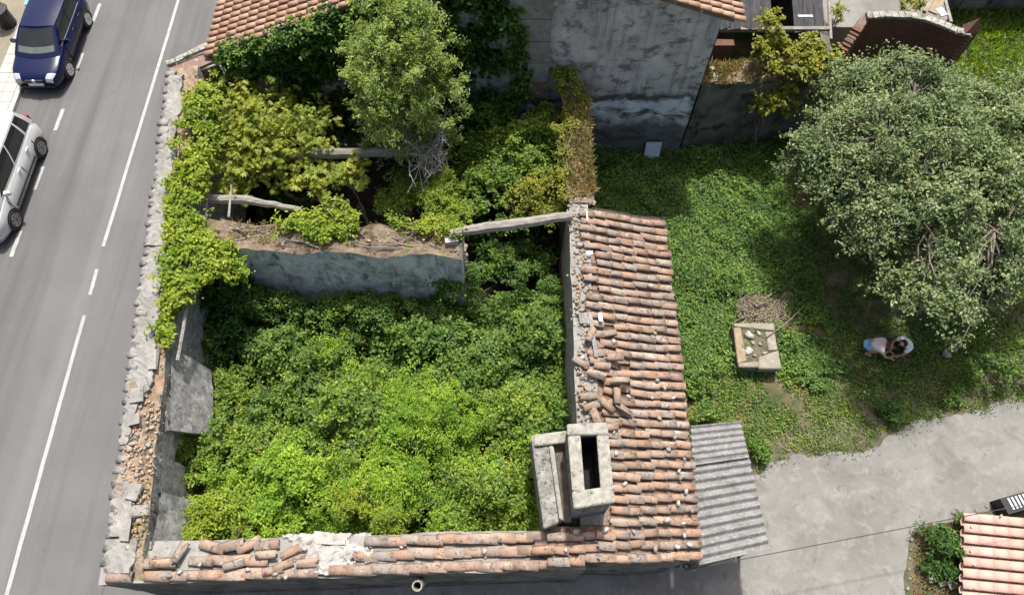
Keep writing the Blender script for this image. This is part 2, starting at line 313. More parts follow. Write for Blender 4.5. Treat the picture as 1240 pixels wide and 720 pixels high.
class MB:
    """collects simple solids in world coordinates"""
    def __init__(s):
        s.v, s.f, s.m = [], [], []

    def add(s, V, F, m=0):
        n = len(s.v)
        s.v += [tuple(p) for p in V]
        s.f += [[i + n for i in q] for q in F]
        s.m += [m] * len(F)
        return s

    def box(s, c, size, rot=0.0, m=0, tilt=None, jit=0.0):
        x, y, z = [q / 2 for q in size]
        P = [Vector((i * x, j * y, k * z)) for k in (-1, 1) for j in (-1, 1) for i in (-1, 1)]
        if jit: P = [p + Vector((R.uniform(-jit, jit), R.uniform(-jit, jit), R.uniform(-jit, jit))) for p in P]
        Mx = Matrix.Rotation(rot, 3, 'Z')
        if tilt: Mx = Mx @ Matrix.Rotation(tilt[1], 3, 'Y') @ Matrix.Rotation(tilt[0], 3, 'X')
        P = [Mx @ p + Vector(c) for p in P]
        return s.add(P, [(0, 2, 3, 1), (4, 5, 7, 6), (0, 1, 5, 4), (2, 6, 7, 3), (0, 4, 6, 2), (1, 3, 7, 5)], m)

    def tube(s, pts, radii, n=6, m=0, cap=True):
        pts = [Vector(p) for p in pts]
        rings = []
        for i, p in enumerate(pts):
            d = (pts[min(i + 1, len(pts) - 1)] - pts[max(i - 1, 0)]).normalized()
            a = d.orthogonal().normalized() if abs(d.z) < 0.95 else d.cross(Vector((0, 1, 0))).normalized()
            b = d.cross(a)
            r = radii[i] if isinstance(radii, (list, tuple)) else radii
            rings.append([p + (a * math.cos(2 * math.pi * k / n) + b * math.sin(2 * math.pi * k / n)) * r for k in range(n)])
        V = [q for r in rings for q in r]
        F = []
        for i in range(len(pts) - 1):
            for k in range(n):
                F.append((i * n + k, i * n + (k + 1) % n, (i + 1) * n + (k + 1) % n, (i + 1) * n + k))
        if cap:
            F += [tuple(range(n - 1, -1, -1)), tuple((len(pts) - 1) * n + k for k in range(n))]
        return s.add(V, F, m)

    def prism(s, poly, z0, z1, m=0, caps=True):
        n = len(poly)
        V = [(p[0], p[1], z0) for p in poly] + [(p[0], p[1], z1 if not callable(z1) else z1(p)) for p in poly]
        F = [(k, (k + 1) % n, n + (k + 1) % n, n + k) for k in range(n)]
        if caps: F += [tuple(range(n, 2 * n)), tuple(range(n - 1, -1, -1))]
        return s.add(V, F, m)

    def obj(s, name, mat, parent=None, loc=None, smooth=False, mats=None):
        if loc is None:
            loc = WL[parent.name] if parent is not None else (0, 0, 0)
        me_m = s.m if mats else None
        return mesh_obj(name, s.v, s.f, mat, parent, loc, smooth, mats, me_m)


def fbm(x, y, seed=0, sc=1.0):
    v = 0
    for i, (f, a) in enumerate(((1, 0.5), (2.1, 0.28), (4.3, 0.15))):
        v += a * (math.sin(x * f * sc + seed * 1.7 + 2.1 * math.sin(y * f * sc * 0.8 + seed)) + math.sin(y * f * sc * 1.1 + seed * 2.3 + 1.7 * math.sin(x * f * sc * 0.9 - seed)))
    return v


def in_poly(x, y, poly):
    x = np.asarray(x); y = np.asarray(y)
    r = np.zeros(x.shape, bool)
    n = len(poly)
    for i in range(n):
        x0, y0 = poly[i][0], poly[i][1]
        x1, y1 = poly[(i + 1) % n][0], poly[(i + 1) % n][1]
        c = ((y0 > y) != (y1 > y)) & (x < (x1 - x0) * (y - y0) / ((y1 - y0) if y1 != y0 else 1e-9) + x0)
        r ^= c
    return r


def nrmz(a):
    return a / np.maximum(np.linalg.norm(a, axis=1, keepdims=True), 1e-6)


def leaf_arrays(c, n, size, asp=0.6, fold=0.18):
    """folded pointed leaves: 6 vertices and 4 triangles each"""
    N = len(c)
    n = nrmz(n)
    t = nrmz(np.cross(n, NR.normal(size=(N, 3))))
    b = np.cross(n, t)
    s = np.asarray(size).reshape(-1, 1) * np.ones((N, 1))
    k0 = c - t * s * 0.5
    k1 = c - t * s * 0.1 + b * s * asp * 0.5 + n * s * fold
    k2 = c + t * s * 0.5 - n * s * fold * 0.5
    k3 = c - t * s * 0.1 - b * s * asp * 0.5 + n * s * fold
    V = np.stack([k0, k1, k2, k3], 1).reshape(-1, 3)
    i = np.arange(N)[:, None] * 4
    F = np.concatenate([i + np.array([[0, 2, 1]]), i + np.array([[0, 3, 2]])], 1).reshape(-1, 3)
    return V, F


def palm_arrays(c, n, size, lobes=5, asp=0.17):
    """compound / lobed leaf: a fan of pointed lobes"""
    N = len(c)
    n = nrmz(n)
    t = nrmz(np.cross(n, NR.normal(size=(N, 3))))
    b = np.cross(n, t)
    s = np.asarray(size).reshape(-1, 1) * np.ones((N, 1))
    Vs, Fs = [], []
    for k in range(lobes):
        a = (k - (lobes - 1) / 2) * 0.62
        d = t * math.cos(a) + b * math.sin(a)
        e = -t * math.sin(a) + b * math.cos(a)
        L = s * (0.62 - 0.07 * abs(k - (lobes - 1) / 2))
        V = np.stack([c, c + d * L * 0.55 + e * L * asp, c + d * L - n * s * 0.10, c + d * L * 0.55 - e * L * asp], 1)
        Vs.append(V)
    V = np.stack(Vs, 1).reshape(-1, 3)
    i = np.arange(N * lobes)[:, None] * 4
    F = np.concatenate([i + np.array([[0, 2, 1]]), i + np.array([[0, 3, 2]])], 1).reshape(-1, 3)
    return V, F


def clump_leaves(centres, radii, per, size, flat=0.75, up=0.55, jit=0.35, kind='leaf', asp=0.6):
    """each clump is a handful of leafy shoots of uneven length that spread up and outwards"""
    centres = np.asarray(centres, float)
    radii = np.asarray(radii, float)
    ns = max(4, per // 12) if kind == 'leaf' else max(4, per // 6)
    lp = max(3, per // ns)
    C = np.repeat(centres, ns, 0) + NR.normal(size=(len(centres) * ns, 3)) * np.repeat(radii, ns)[:, None] * 0.28
    r = np.repeat(radii, ns)[:, None] * NR.uniform(0.45, 1.45, (len(C), 1))
    d = nrmz(NR.normal(size=C.shape) + np.array([0, 0, 0.25]))
    d[:, 2] = np.where(NR.random(len(d)) < 0.7, np.abs(d[:, 2]), d[:, 2])
    C = np.repeat(C, lp, 0); r = np.repeat(r, lp, 0); d = np.repeat(d, lp, 0)
    t = NR.uniform(0.1, 1.05, (len(C), 1))
    pos = C + d * r * t * np.array([1, 1, flat]) + NR.normal(size=C.shape) * (0.10 * r + 0.022)
    pos[:, 2] -= 0.18 * (r * t * t)[:, 0]
    nor = d * 0.35 + np.array([0, 0, up + 0.35]) + NR.normal(size=C.shape) * jit
    sz = size * (0.6 + 0.75 * NR.random(len(C)))
    if kind == 'palm':
        return palm_arrays(pos, nor, sz)
    return leaf_arrays(pos, nor, sz, asp)


def cat_mesh(parts):
    V = np.concatenate([p[0] for p in parts])
    off, F = 0, []
    for p in parts:
        F.append(p[1] + off)
        off += len(p[0])
    return V, np.concatenate(F)


def crown_points(c, rad, n, inner=0.35, low=-0.35):
    """points spread through an uneven ellipsoid, denser towards its outside"""
    out = []
    ph = [R.uniform(0, 6.28) for _ in range(4)]
    while len(out) < n:
        v = Vector((R.gauss(0, 1), R.gauss(0, 1), R.gauss(0, 1))).normalized()
        if v.z < low: continue
        az = math.atan2(v.y, v.x)
        k = 1 + 0.13 * math.sin(3 * az + ph[0]) + 0.10 * math.sin(5 * az + ph[1] + 3 * v.z) + 0.08 * math.sin(8 * az + ph[2])
        r = (inner + (1 - inner) * R.random() ** 0.6) * k
        if R.random() < 0.16: r *= R.uniform(1.05, 1.28)
        out.append((c[0] + v.x * rad[0] * r, c[1] + v.y * rad[1] * r, c[2] + v.z * rad[2] * r))
    return out


def limb(mb, p0, p1, r0, r1, sag=0.15, n=5, seg=4):
    p0, p1 = Vector(p0), Vector(p1)
    L = (p1 - p0).length
    pts = []
    for i in range(seg + 1):
        t = i / seg
        q = p0.lerp(p1, t)
        q.z += sag * L * math.sin(math.pi * t) * 0.5
        if 0 < i < seg:
            q += Vector((R.gauss(0, 1), R.gauss(0, 1), R.gauss(0, 1))) * L * 0.035
        pts.append(q)
    mb.tube(pts, [r0 + (r1 - r0) * i / seg for i in range(seg + 1)], n, cap=False)
    return pts


def plant(name, base, c, rad, nclump, crad, per, leaf, lm, label, cat, group=None, bark='bark', kind='leaf', trunk=0.06, inner=0.35, low=-0.35, up=0.55, asp=0.6, stems=1, twigs=True, stemname='trunk', flat=0.75, loose=False):
    """tree or bush: trunk(s) and limbs that reach the leaf clumps, plus a crown of leaves"""
    t = thing(name, tuple(base), label, cat, group)
    cl = crown_points(c, rad, nclump, inner, low)
    if loose:                                  # ragged heap: most shoots low, a few stand proud or stray outwards
        ph_ = R.uniform(0, 9)
        cl = []
        for _ in range(nclump):
            x, y = R.gauss(0, 0.52), R.gauss(0, 0.52)
            e = math.exp(-(x * x + y * y) * 1.1)
            z = -0.55 + 1.25 * e * R.uniform(0.55, 1.1) + 0.3 * fbm(x * 2 + ph_, y * 2, ph_, 1.5)
            cl.append((c[0] + x * rad[0], c[1] + y * rad[1], c[2] + z * rad[2]))
    mb = MB()
    fork = []
    for s in range(stems):
        b = Vector(base) + Vector((R.uniform(-1, 1), R.uniform(-1, 1), 0)) * (0.12 if stems > 1 else 0)
        f = Vector(base).lerp(Vector(c), 0.55 + 0.2 * R.random()) + Vector((R.uniform(-1, 1) * rad[0], R.uniform(-1, 1) * rad[1], 0)) * (0.4 if stems > 1 else 0.05)
        limb(mb, b, f, trunk, trunk * 0.6, 0.05, 7, 5)
        fork.append(f)
    if twigs:
        for q in cl[::2 if len(cl) > 60 else 1]:
            f = min(fork, key=lambda a: (a - Vector(q)).length)
            limb(mb, f, q, trunk * 0.42, trunk * 0.10, R.uniform(-0.05, 0.25), 4, 4)
    so = mb.obj(stemname, M[bark], t)
    if stems > 1: so['kind'] = 'stuff'
    V, F = clump_leaves(cl, [crad * R.uniform(0.5, 1.4) for _ in cl], per, leaf, up=up, kind=kind, asp=asp, flat=flat)
    mesh_obj('crown', V, F, M[lm], t, WL[t.name])
    return t


ico = bmesh.new()
bmesh.ops.create_icosphere(ico, subdivisions=1, radius=1)
ICO1 = (np.array([v.co[:] for v in ico.verts]), np.array([[v.index for v in f.verts] for f in ico.faces]))
ico.free()
ico = bmesh.new()
bmesh.ops.create_icosphere(ico, subdivisions=2, radius=1)
ICO2 = (np.array([v.co[:] for v in ico.verts]), np.array([[v.index for v in f.verts] for f in ico.faces]))
ico.free()


def rock_arr(pos, size, lumpy=0.28, base=None, flat=0.6):
    B = base or ICO1
    V = B[0].copy()
    for _ in range(8):                         # chop facets to make it angular
        d = nrmz(NR.normal(size=(1, 3)))[0]
        h = 0.28 + 0.42 * NR.random()
        k = V @ d
        V -= np.maximum(k - h, 0)[:, None] * d
    V = V * (1 + lumpy * 0.35 * NR.normal(size=(len(V), 1)))
    V = V * (np.array([1, 0.65 + 0.4 * NR.random(), flat]) * size)
    a = NR.random() * 6.28
    Rm = np.array([[math.cos(a), -math.sin(a), 0], [math.sin(a), math.cos(a), 0], [0, 0, 1]])
    e = (NR.random() - 0.5) * 0.6
    Rt = np.array([[1, 0, 0], [0, math.cos(e), -math.sin(e)], [0, math.sin(e), math.cos(e)]])
    return V @ Rt.T @ Rm.T + np.asarray(pos), B[1]


ROCKS = []
for i in range(6):
    V, F = rock_arr((0, 0, 0), 1.0, base=ICO1)
    ROCKS.append((V, F))


def rocks_stuff(name, items, mat, parent=None):
    o = mesh_obj(name, *cat_mesh([rock_arr(p, s) for p, s in items]), mat, parent, WL[parent.name] if parent is not None else (0, 0, 0))
    o['kind'] = 'stuff'
    return o


ROCK_ME = {}


def rock_obj(name, pos, size, mat, parent=None, squash=0.62):
    i = R.randrange(6)
    key = (i, mat.name)
    if key not in ROCK_ME:
        ROCK_ME[key] = fast_mesh('stone', ROCKS[i][0], ROCKS[i][1], mat)
    o = link(name, ROCK_ME[key], parent, pos)
    o.scale = (size, size * R.uniform(0.7, 1.1), size * squash / 0.6)
    o.rotation_euler = (R.uniform(-0.2, 0.2), R.uniform(-0.2, 0.2), R.uniform(0, 6.28))
    return o


# ------------------------------------------------------------------ the setting: ground, road, drive
def sheet(name, poly, z, mat, res=None, kind='structure', lab=None):
    V = [(p[0], p[1], z) for p in poly]
    me = bpy.data.meshes.new(name)
    bm = bmesh.new()
    vs = [bm.verts.new(v) for v in V]
    f = bm.faces.new(vs)
    if f.normal.z < 0 or True:
        bm.normal_update()
        if f.normal.z < 0: f.normal_flip()
    bmesh.ops.triangulate(bm, faces=bm.faces)
    bm.to_mesh(me); bm.free()
    me.materials.append(mat)
    o = link(name, me)
    o['kind'] = kind
    if lab: o['label'] = lab
    return o


sheet('ground', [(-900, -900), (900, -900), (900, 900), (-900, 900)], -0.03, M['earth'], lab='bare dark earth with weeds between the buildings')
road = sheet('road', [(-17.62, -40), (-10.55, -40), (-10.55, 80), (-17.62, 80)], 0.0, M['asphalt'], lab='grey asphalt road along the front of the ruin')
sheet('road_edge', [(-10.548, -40), (-8.4, -40), (-8.4, 80), (-10.548, 80)], 0.0, M['asphalt_dark'], lab='darker asphalt strip between the road and the ruined wall')
WL['road'] = Vector((0, 0, 0))


def marking(x0, y0, x1, y1, wd=0.11):
    pts = [(x0 - wd / 2, y0), (x0 + wd / 2, y0), (x1 + wd / 2, y1), (x1 - wd / 2, y1)]
    n = 12
    V, F = [], []
    for i in range(n + 1):
        t = i / n
        j = R.uniform(-0.008, 0.008)
        V += [(x0 + (x1 - x0) * t - wd / 2 + j, y0 + (y1 - y0) * t, 0.004), (x0 + (x1 - x0) * t + wd / 2 + j, y0 + (y1 - y0) * t, 0.004)]
    F = [(2 * i, 2 * i + 1, 2 * i + 3, 2 * i + 2) for i in range(n)]
    mesh_obj('lane_marking', V, F, M['road_paint'], road)


marking(-13.03, 0.2, -13.10, 9.15)
marking(-13.11, 9.85, -13.12, 10.75)
marking(-13.13, 11.58, -12.84, 30)
for y in (21.45, 18.9, 16.25, 13.75, 11.2):
    marking(-15.98, y, -15.96, y + 0.95, 0.13)
for y in (8.6, 6.0, 24.0):
    marking(-15.98, y, -15.96, y + 0.95, 0.13)

# pavement on the far side of the road: kerb, slabs, beige ground
pv = MB()
pv.box((-17.72, 20, 0.06), (0.18, 90, 0.13))
pk = pv.obj('kerb', M['paving'])
tag(pk, kind='structure', label='pale concrete kerb along the parked cars')
sw = MB().box((-18.24, 20, 0.035), (0.86, 90, 0.07)).obj('pavement', M['brick_mortar'])
tag(sw, kind='structure', label='narrow pale slab pavement beside the road')
slab_me = None
for i in range(40):
    y = 10 + i * 0.45
    for j in range(2):
        b = MB().box((0, 0, 0), (0.415, 0.435, 0.06)) if slab_me is None else None
        if slab_me is None:
            slab_me = fast_mesh('paving_slab', b.v, b.f, M['paving'])
        o = link('paving_slab', slab_me, sw, (-18.03 - j * 0.425, y, 0.098 + R.uniform(-0.003, 0.003)))
sheet('forecourt', [(-60, -40), (-18.672, -40), (-18.672, 80), (-60, 80)], 0.09, M['beige_ground'], lab='beige gravelly ground behind the pavement')

# concrete drive with a ragged edge
base_drive = [(1300, 478), (1240, 483), (1200, 492), (1165, 500), (1137, 507), (1110, 510), (1085, 524), (1060, 535), (1040, 546), (1010, 548), (985, 553), (960, 549), (940, 556), (925, 568), (918, 585)]
dp = [at(u, v) for u, v in base_drive]
ep = []
for a, b in zip(dp[:-1], dp[1:]):
    n = max(2, int((b - a).length / 0.12))
    for i in range(n):
        p = a.lerp(b, i / n)
        k = fbm(p.x, p.y, 3, 3.0) * 0.11 + fbm(p.y, p.x, 7, 11.0) * 0.05 + R.uniform(-0.06, 0.06)
        ep.append((p.x + k * 0.3, p.y + k))
ep += [(5.2, 4.3), (4.4, 4.2), (4.4, 1.9), (0.5, 1.75), (-8.6, 1.35)]
ep += [(-8.6, -12), (30, -12), (30, 4.2)]
sheet('drive', ep, 0.004, M['drive'], lab='pale cracked concrete drive beside the ruin')
# worn earth verge along the drive and under the tree
vg = [at(u, v) for u, v in ((1300, 440), (1240, 452), (1190, 450), (1140, 440), (1090, 470), (1050, 480), (1035, 505), (985, 522), (930, 532), (905, 545), (912, 600), (960, 575), (1040, 575), (1130, 540), (1300, 505))]
vp = []
for a, b in zip(vg, vg[1:] + vg[:1]):
    for i in range(10):
        p = a.lerp(b, i / 10)
        vp.append((p.x + R.uniform(-0.05, 0.05) + 0.1 * fbm(p.x, p.y, 1, 2), p.y + R.uniform(-0.05, 0.05) + 0.1 * fbm(p.y, p.x, 2, 2)))
sheet('worn_verge', vp, -0.014, M['trodden_earth'], lab='trodden brown earth where the grass meets the drive')
# planting bed by the pink roof
bed = [at(u, v) for u, v in ((1104, 645), (1125, 634), (1165, 628), (1240, 600), (1330, 580), (1330, 860), (1090, 860), (1095, 700))]
bp = []
for a, b in zip(bed, bed[1:] + bed[:1]):
    for i in range(8):
        p = a.lerp(b, i / 8)
        bp.append((p.x + R.uniform(-0.04, 0.04), p.y + R.uniform(-0.04, 0.04)))
sheet('planting_bed', bp, 0.012, M['trodden_earth'], lab='earthy planting bed between the drive and the pink tiled roof')


# ------------------------------------------------------------------ masonry walls
def wall_mesh(p0, p1, th, z0, za, zb, rag=0.05, seg=0.22, nt=5, seed=0, bulge=0.02, batter=0.0):
    """irregular masonry wall: p0, p1 are the centre line, za / zb top heights at its ends"""
    p0, p1 = Vector((p0[0], p0[1], 0)), Vector((p1[0], p1[1], 0))
    d = (p1 - p0); L = d.length; d.normalize()
    nrm = Vector((-d.y, d.x, 0))
    n = max(2, int(L / seg))
    nz = 8
    V, F, mi = [], [], []

    def top(i, s):
        q = p0 + d * (L * i / n) + nrm * (s * th / 2)
        return za + (zb - za) * i / n + rag * fbm(q.x, q.y, seed, 3.0)
    idx = {}

    def vert(key, co):
        if key not in idx:
            idx[key] = len(V); V.append(co)
        return idx[key]
    ring = []
    for i in range(n + 1):
        col = []
        c = p0 + d * (L * i / n)
        for side in (-1, 1):
            zt = top(i, side)
            for k in range(nz + 1):
                z = z0 + (zt - z0) * k / nz
                o = side * (th / 2 + bulge * fbm(c.dot(d), z, seed + side, 2.0) + batter * (1 - k / nz))
                col.append((side, k, tuple(c + nrm * o + Vector((0, 0, z)))))
        tp = []
        for j in range(1, nt):
            s = -1 + 2 * j / nt
            q = c + nrm * (s * th / 2)
            tp.append(tuple(q + Vector((0, 0, top(i, s) + R.uniform(-0.015, 0.015)))))
        ring.append((col, tp))
    full = []
    for col, tp in ring:
        loop = [co for s, k, co in col if s == -1] + tp + [co for s, k, co in reversed([c for c in col if c[0] == 1])]
        full.append(loop)
    m = len(full[0])
    for loop in full: V += loop
    for i in range(n):
        for j in range(m - 1):
            F.append((i * m + j, (i + 1) * m + j, (i + 1) * m + j + 1, i * m + j + 1))
            mi.append(1 if nz <= j < nz + nt else 0)
    F.append(tuple(range(m))); mi.append(0)
    F.append(tuple(n * m + k for k in range(m - 1, -1, -1))); mi.append(0)
    return V, F, mi


def add_wall(name, parent, p0, p1, th, z0, za, zb, side, top, **k):
    V, F, mi = wall_mesh(p0, p1, th, z0, za, zb, **k)
    return mesh_obj(name, V, F, None, parent, WL[parent.name], False, [side, top], mi)


# ---- the roofless ruin: one thing
ruin = thing('ruined_house', (-3.5, 1.5, 0), 'roofless ruined stone house full of bushes with a tiled right wing', 'ruin')
RW0, RW1 = Vector((-9.25, 14.75, 0)), Vector((-8.42, 1.45, 0))       # centre line of the road wall
rz = lambda y: 3.35 + (4.62 - 3.35) * (y - 1.3) / 13.4                 # its top height


def rwx(y):
    return RW0.x + (RW1.x - RW0.x) * (RW0.y - y) / (RW0.y - RW1.y)


seg_y = [(14.75, 5.35), (4.05, 2.75), (1.75, 1.3)]
for k, (ya, yb) in enumerate(seg_y):
    add_wall('road_wall', ruin, (rwx(ya), ya), (rwx(yb), yb), 0.78, -0.1, rz(ya), rz(yb), M['grey_render'], M['rubble_core'], rag=0.05, seed=k + 1)
# the two window bays: wall only below the sill and a lintel band above, with splayed reveals
for ya, yb in ((5.35, 4.05), (2.75, 1.75)):
    add_wall('road_wall', ruin, (rwx(ya), ya), (rwx(yb), yb), 0.74, -0.1, 1.0, 1.0, M['grey_render'], M['rubble_core'], rag=0.03, seed=11)
    add_wall('road_wall', ruin, (rwx(ya), ya), (rwx(yb), yb), 0.76, 2.55, rz(ya), rz(yb), M['grey_render'], M['rubble_core'], rag=0.05, seed=12)
# rendered slabs leaning out from the inner side of the road wall
for (pa, pb, ot, ob, zt, zb) in (((206, 420), (204, 520), 0.02, 0.40, 3.60, 2.0), ((193, 595), (182, 664), 0.02, 0.36, 3.35, 2.0)):
    a, b = at(*pa, zt), at(*pb, zt)
    n = 10
    V, F = [], []
    for i in range(n + 1):
        p = a.lerp(b, i / n)
        for j in range(5):
            t = j / 4
            x = p.x + ot + (ob - ot) * t
            V.append((x + 0.02 * fbm(p.y, t * 2, 4, 3), p.y + 0.30 * t * (i / n) * 1.0 + 0.05 * R.random() * t, zt - 0.03 + (zb - zt) * t))
    m = 5
    off = len(V)
    V += [(x - 0.16, y, z - 0.10) for x, y, z in V]
    for i in range(n):
        for j in range(4):
            F.append((i * m + j, i * m + j + 1, (i + 1) * m + j + 1, (i + 1) * m + j))
            F.append((off + i * m + j, off + (i + 1) * m + j, off + (i + 1) * m + j + 1, off + i * m + j + 1))
    for j in range(4):
        F.append((n * m + j, n * m + j + 1, off + n * m + j + 1, off + n * m + j))
        F.append((j, off + j, off + j + 1, j + 1))
    for i in range(n):
        F.append((i * m + 4, off + i * m + 4, off + (i + 1) * m + 4, (i + 1) * m + 4))
    mesh_obj('render_slab', V, F, M['grey_render'], ruin, WL[ruin.name])

# division wall, right wall, walls of the right wing, south wall
add_wall('division_wall', ruin, (-8.45, 9.78), (-1.32, 9.62), 0.86, -0.1, 3.75, 3.55, M['blue_render'], M['dry_top'], rag=0.12, seed=21)
add_wall('right_wall', ruin, (1.86, 15.2), (1.90, 10.85), 0.74, -0.1, 3.5, 3.6, M['dark_wall'], M['dry_top'], rag=0.06, seed=22)
add_wall('right_wall', ruin, (1.80, 10.85), (1.78, 2.0), 0.52, -0.1, 3.56, 3.5, M['cut_mortar'], M['cut_mortar'], rag=0.03, seed=23, batter=0.05)
add_wall('wing_wall', ruin, (2.1, 10.62), (4.0, 10.76), 0.4, -0.1, 3.35, 2.55, M['dark_wall'], M['cut_mortar'], rag=0.0, seed=24)
add_wall('wing_wall', ruin, (4.0, 10.9), (4.0, 2.1), 0.3, -0.1, 2.52, 2.52, M['dark_wall'], M['cut_mortar'], rag=0.0, seed=25)
add_wall('south_wall', ruin, (-8.98, 1.66), (1.6, 1.98), 0.86, -0.1, 3.28, 3.28, M['dark_wall'], M['cut_mortar'], rag=0.045, seed=26)
add_wall('south_wall', ruin, (1.6, 1.98), (3.9, 2.06), 0.6, -0.1, 3.15, 2.3, M['dark_wall'], M['cut_mortar'], rag=0.02, seed=27)


# earth floor inside the ruin, coloured near-black to stand in for shade
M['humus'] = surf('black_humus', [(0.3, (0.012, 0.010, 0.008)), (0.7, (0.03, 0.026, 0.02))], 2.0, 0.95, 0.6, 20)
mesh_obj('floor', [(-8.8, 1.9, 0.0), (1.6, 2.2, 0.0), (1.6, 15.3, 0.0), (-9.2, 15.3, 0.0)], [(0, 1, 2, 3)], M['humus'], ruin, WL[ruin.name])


M['breast'] = surf('sooty_breast', [(0.3, (0.05, 0.042, 0.036)), (0.7, (0.13, 0.11, 0.095))], 6, 0.92, 0.5, 30)


# ---- roof tiles
def tile_mesh(name, mat, L=0.44, w0=0.21, w1=0.165, th=0.014, rise=0.80, segs=5, broken=0.0, seed=0):
    """barrel tile along +X, crown up, wide end at the downhill side (+X)"""
    rr = random.Random(seed)
    V, F = [], []
    for x, wd in ((-L / 2, w1), (L / 2, w0)):
        for dr in (0, -th):
            for k in range(segs + 1):
                a = math.pi * k / segs
                r = wd / 2 + dr
                xx = x + (rr.uniform(-broken, broken) if x > 0 or broken > 0.03 else 0)
                V.append((xx, r * math.cos(a), r * rise * math.sin(a) + (0 if dr == 0 else 0)))
    s = segs + 1
    sm = []
    for k in range(segs):
        F.append((k, k + 1, 2 * s + k + 1, 2 * s + k)); sm.append(True)
        F.append((s + k, 3 * s + k, 3 * s + k + 1, s + k + 1)); sm.append(True)
        F.append((k, s + k, s + k + 1, k + 1)); sm.append(False)
        F.append((2 * s + k, 2 * s + k + 1, 3 * s + k + 1, 3 * s + k)); sm.append(False)
    F.append((0, 2 * s, 3 * s, s)); sm.append(False)
    F.append((segs, s + segs, 3 * s + segs, 2 * s + segs)); sm.append(False)
    me = fast_mesh(name, V, [tuple(reversed(f)) for f in F], mat)
    me.polygons.foreach_set('use_smooth', sm)
    return me


TILES = [tile_mesh('roof_tile', M['tile'], 0.44, 0.196 + 0.006 * (i % 3), 0.176, 0.012, broken=(0.0, 0.01, 0.02, 0.06, 0.012)[i], seed=i) for i in range(5)]
TILES_NEW = [tile_mesh('roof_tile', M['tile_new'], 0.44, 0.20, 0.165, broken=0.004 * i, seed=i + 9) for i in range(3)]
TILES_MORTAR = [tile_mesh('roof_tile', M['cut_mortar'], 0.30, 0.205, 0.165, broken=0.02, seed=i + 19) for i in range(3)]


def put_tile(parent, me, pos, xdir, up=(0, 0, 1), roll=0.0, sc=1.0, name='roof_tile'):
    """place a tile with its long axis along xdir"""
    x = Vector(xdir).normalized()
    y = Vector(up).cross(x).normalized()
    z = x.cross(y)
    Rm = Matrix((x, y, z)).transposed() @ Matrix.Rotation(roll, 3, 'X')
    o = link(name, me, parent, pos)
    o.rotation_euler = Rm.to_euler()
    o.scale = (sc, sc, sc)
    return o


def channel_arr(pos, xdir, L=0.44, wd=0.2, up=(0, 0, 1), segs=4):
    x = Vector(xdir).normalized(); y = Vector(up).cross(x).normalized(); z = x.cross(y)
    V = []
    for e in (-L / 2, L / 2):
        for k in range(segs + 1):
            a = math.pi * k / segs
            V.append(tuple(Vector(pos) + x * e + y * (wd / 2 * math.cos(a)) + z * (-wd * 0.42 * math.sin(a) + 0.01 * (e > 0))))
    s = segs + 1
    return np.array(V), np.array([(k, s + k, s + k + 1, k + 1) for k in range(segs)])


# right wing roof: rows run down from the wall (x 1.95) to the eave (x 4.3)
ZR, ZE = 3.56, 2.68


def roof_pt(x, y):
    """height of the wing roof's tile bed"""
    t = (x - 1.95) / (4.3 - 1.95)
    z = ZR + (ZE - ZR) * max(t, -0.08) + 0.035 * fbm(x, y, 5, 0.9) - 0.03 * math.sin(math.pi * min(max(t, 0), 1))
    if t < 0: z = ZR - 0.02
    return Vector((x, y, z))


chan = []
row = 0
y = 1.72
ntile = 0
while y < 10.78:
    xs = 1.92 + R.uniform(-0.10, 0.16)
    if 2.35 < y < 4.3: xs = 2.2
    if y < 2.3: xs = 0.75 + R.uniform(-0.1, 0.1)
    if 4.4 < y < 6.9: xs = 1.92 + R.uniform(-0.04, 0.35)
    xe = 4.31 + R.uniform(-0.05, 0.05)
    step = 0.345
    n = int((xe - xs) / step)
    wob = R.uniform(0, 6.28)
    for k in range(n + 1):
        x = xe - 0.2 - k * step
        if x < xs: break
        yy = y + 0.075 * (x - 1.95) + 0.016 * math.sin(3.1 * x + wob) + R.gauss(0, 0.012)
        pt, p2 = roof_pt(x, yy), roof_pt(x + 0.1, yy)
        up = 0.045 + R.uniform(-0.006, 0.014)
        mess = 4.5 < y < 7.4 and x < 3.0
        dirv = (p2 - pt) + Vector((0, R.gauss(0, 0.005 if not mess else 0.02), 0.1 * 0.045 + R.gauss(0, 0.004)))
        if mess and R.random() < 0.13: pass
        else:
            put_tile(ruin, TILES[R.choice((0, 0, 1, 1, 2, 3, 4))], pt + Vector((0, 0, up)), dirv, roll=R.gauss(0, 0.10), sc=R.uniform(0.94, 1.09))
            ntile += 1
        pc = roof_pt(x + 0.05, yy + 0.125)
        chan.append(channel_arr(pc + Vector((0, 0, 0.045)), (p2 - pt) + Vector((0, 0, 0.006)), 0.44, 0.19))
    y += 0.252 + 0.0022 * row * 0 + R.uniform(-0.006, 0.006)
    row += 1
o = mesh_obj('channel_tiles', *cat_mesh(chan), M['channel'], ruin, WL[ruin.name])
o['kind'] = 'stuff'
# roof deck below the tiles
V, F = [], []
ny, nx = 30, 10
for i in range(ny + 1):
    for j in range(nx + 1):
        yy, xx = 1.75 + i * (10.72 - 1.75) / ny, 1.9 + j * (4.22 - 1.9) / nx
        V.append(tuple(roof_pt(xx, yy + 0.075 * (xx - 1.95)) - Vector((0, 0, 0.055))))
for i in range(ny):
    for j in range(nx):
        a = i * (nx + 1) + j
        F.append((a, a + 1, a + nx + 2, a + nx + 1))
mesh_obj('roof_deck', V, F, M['channel'], ruin, WL[ruin.name])
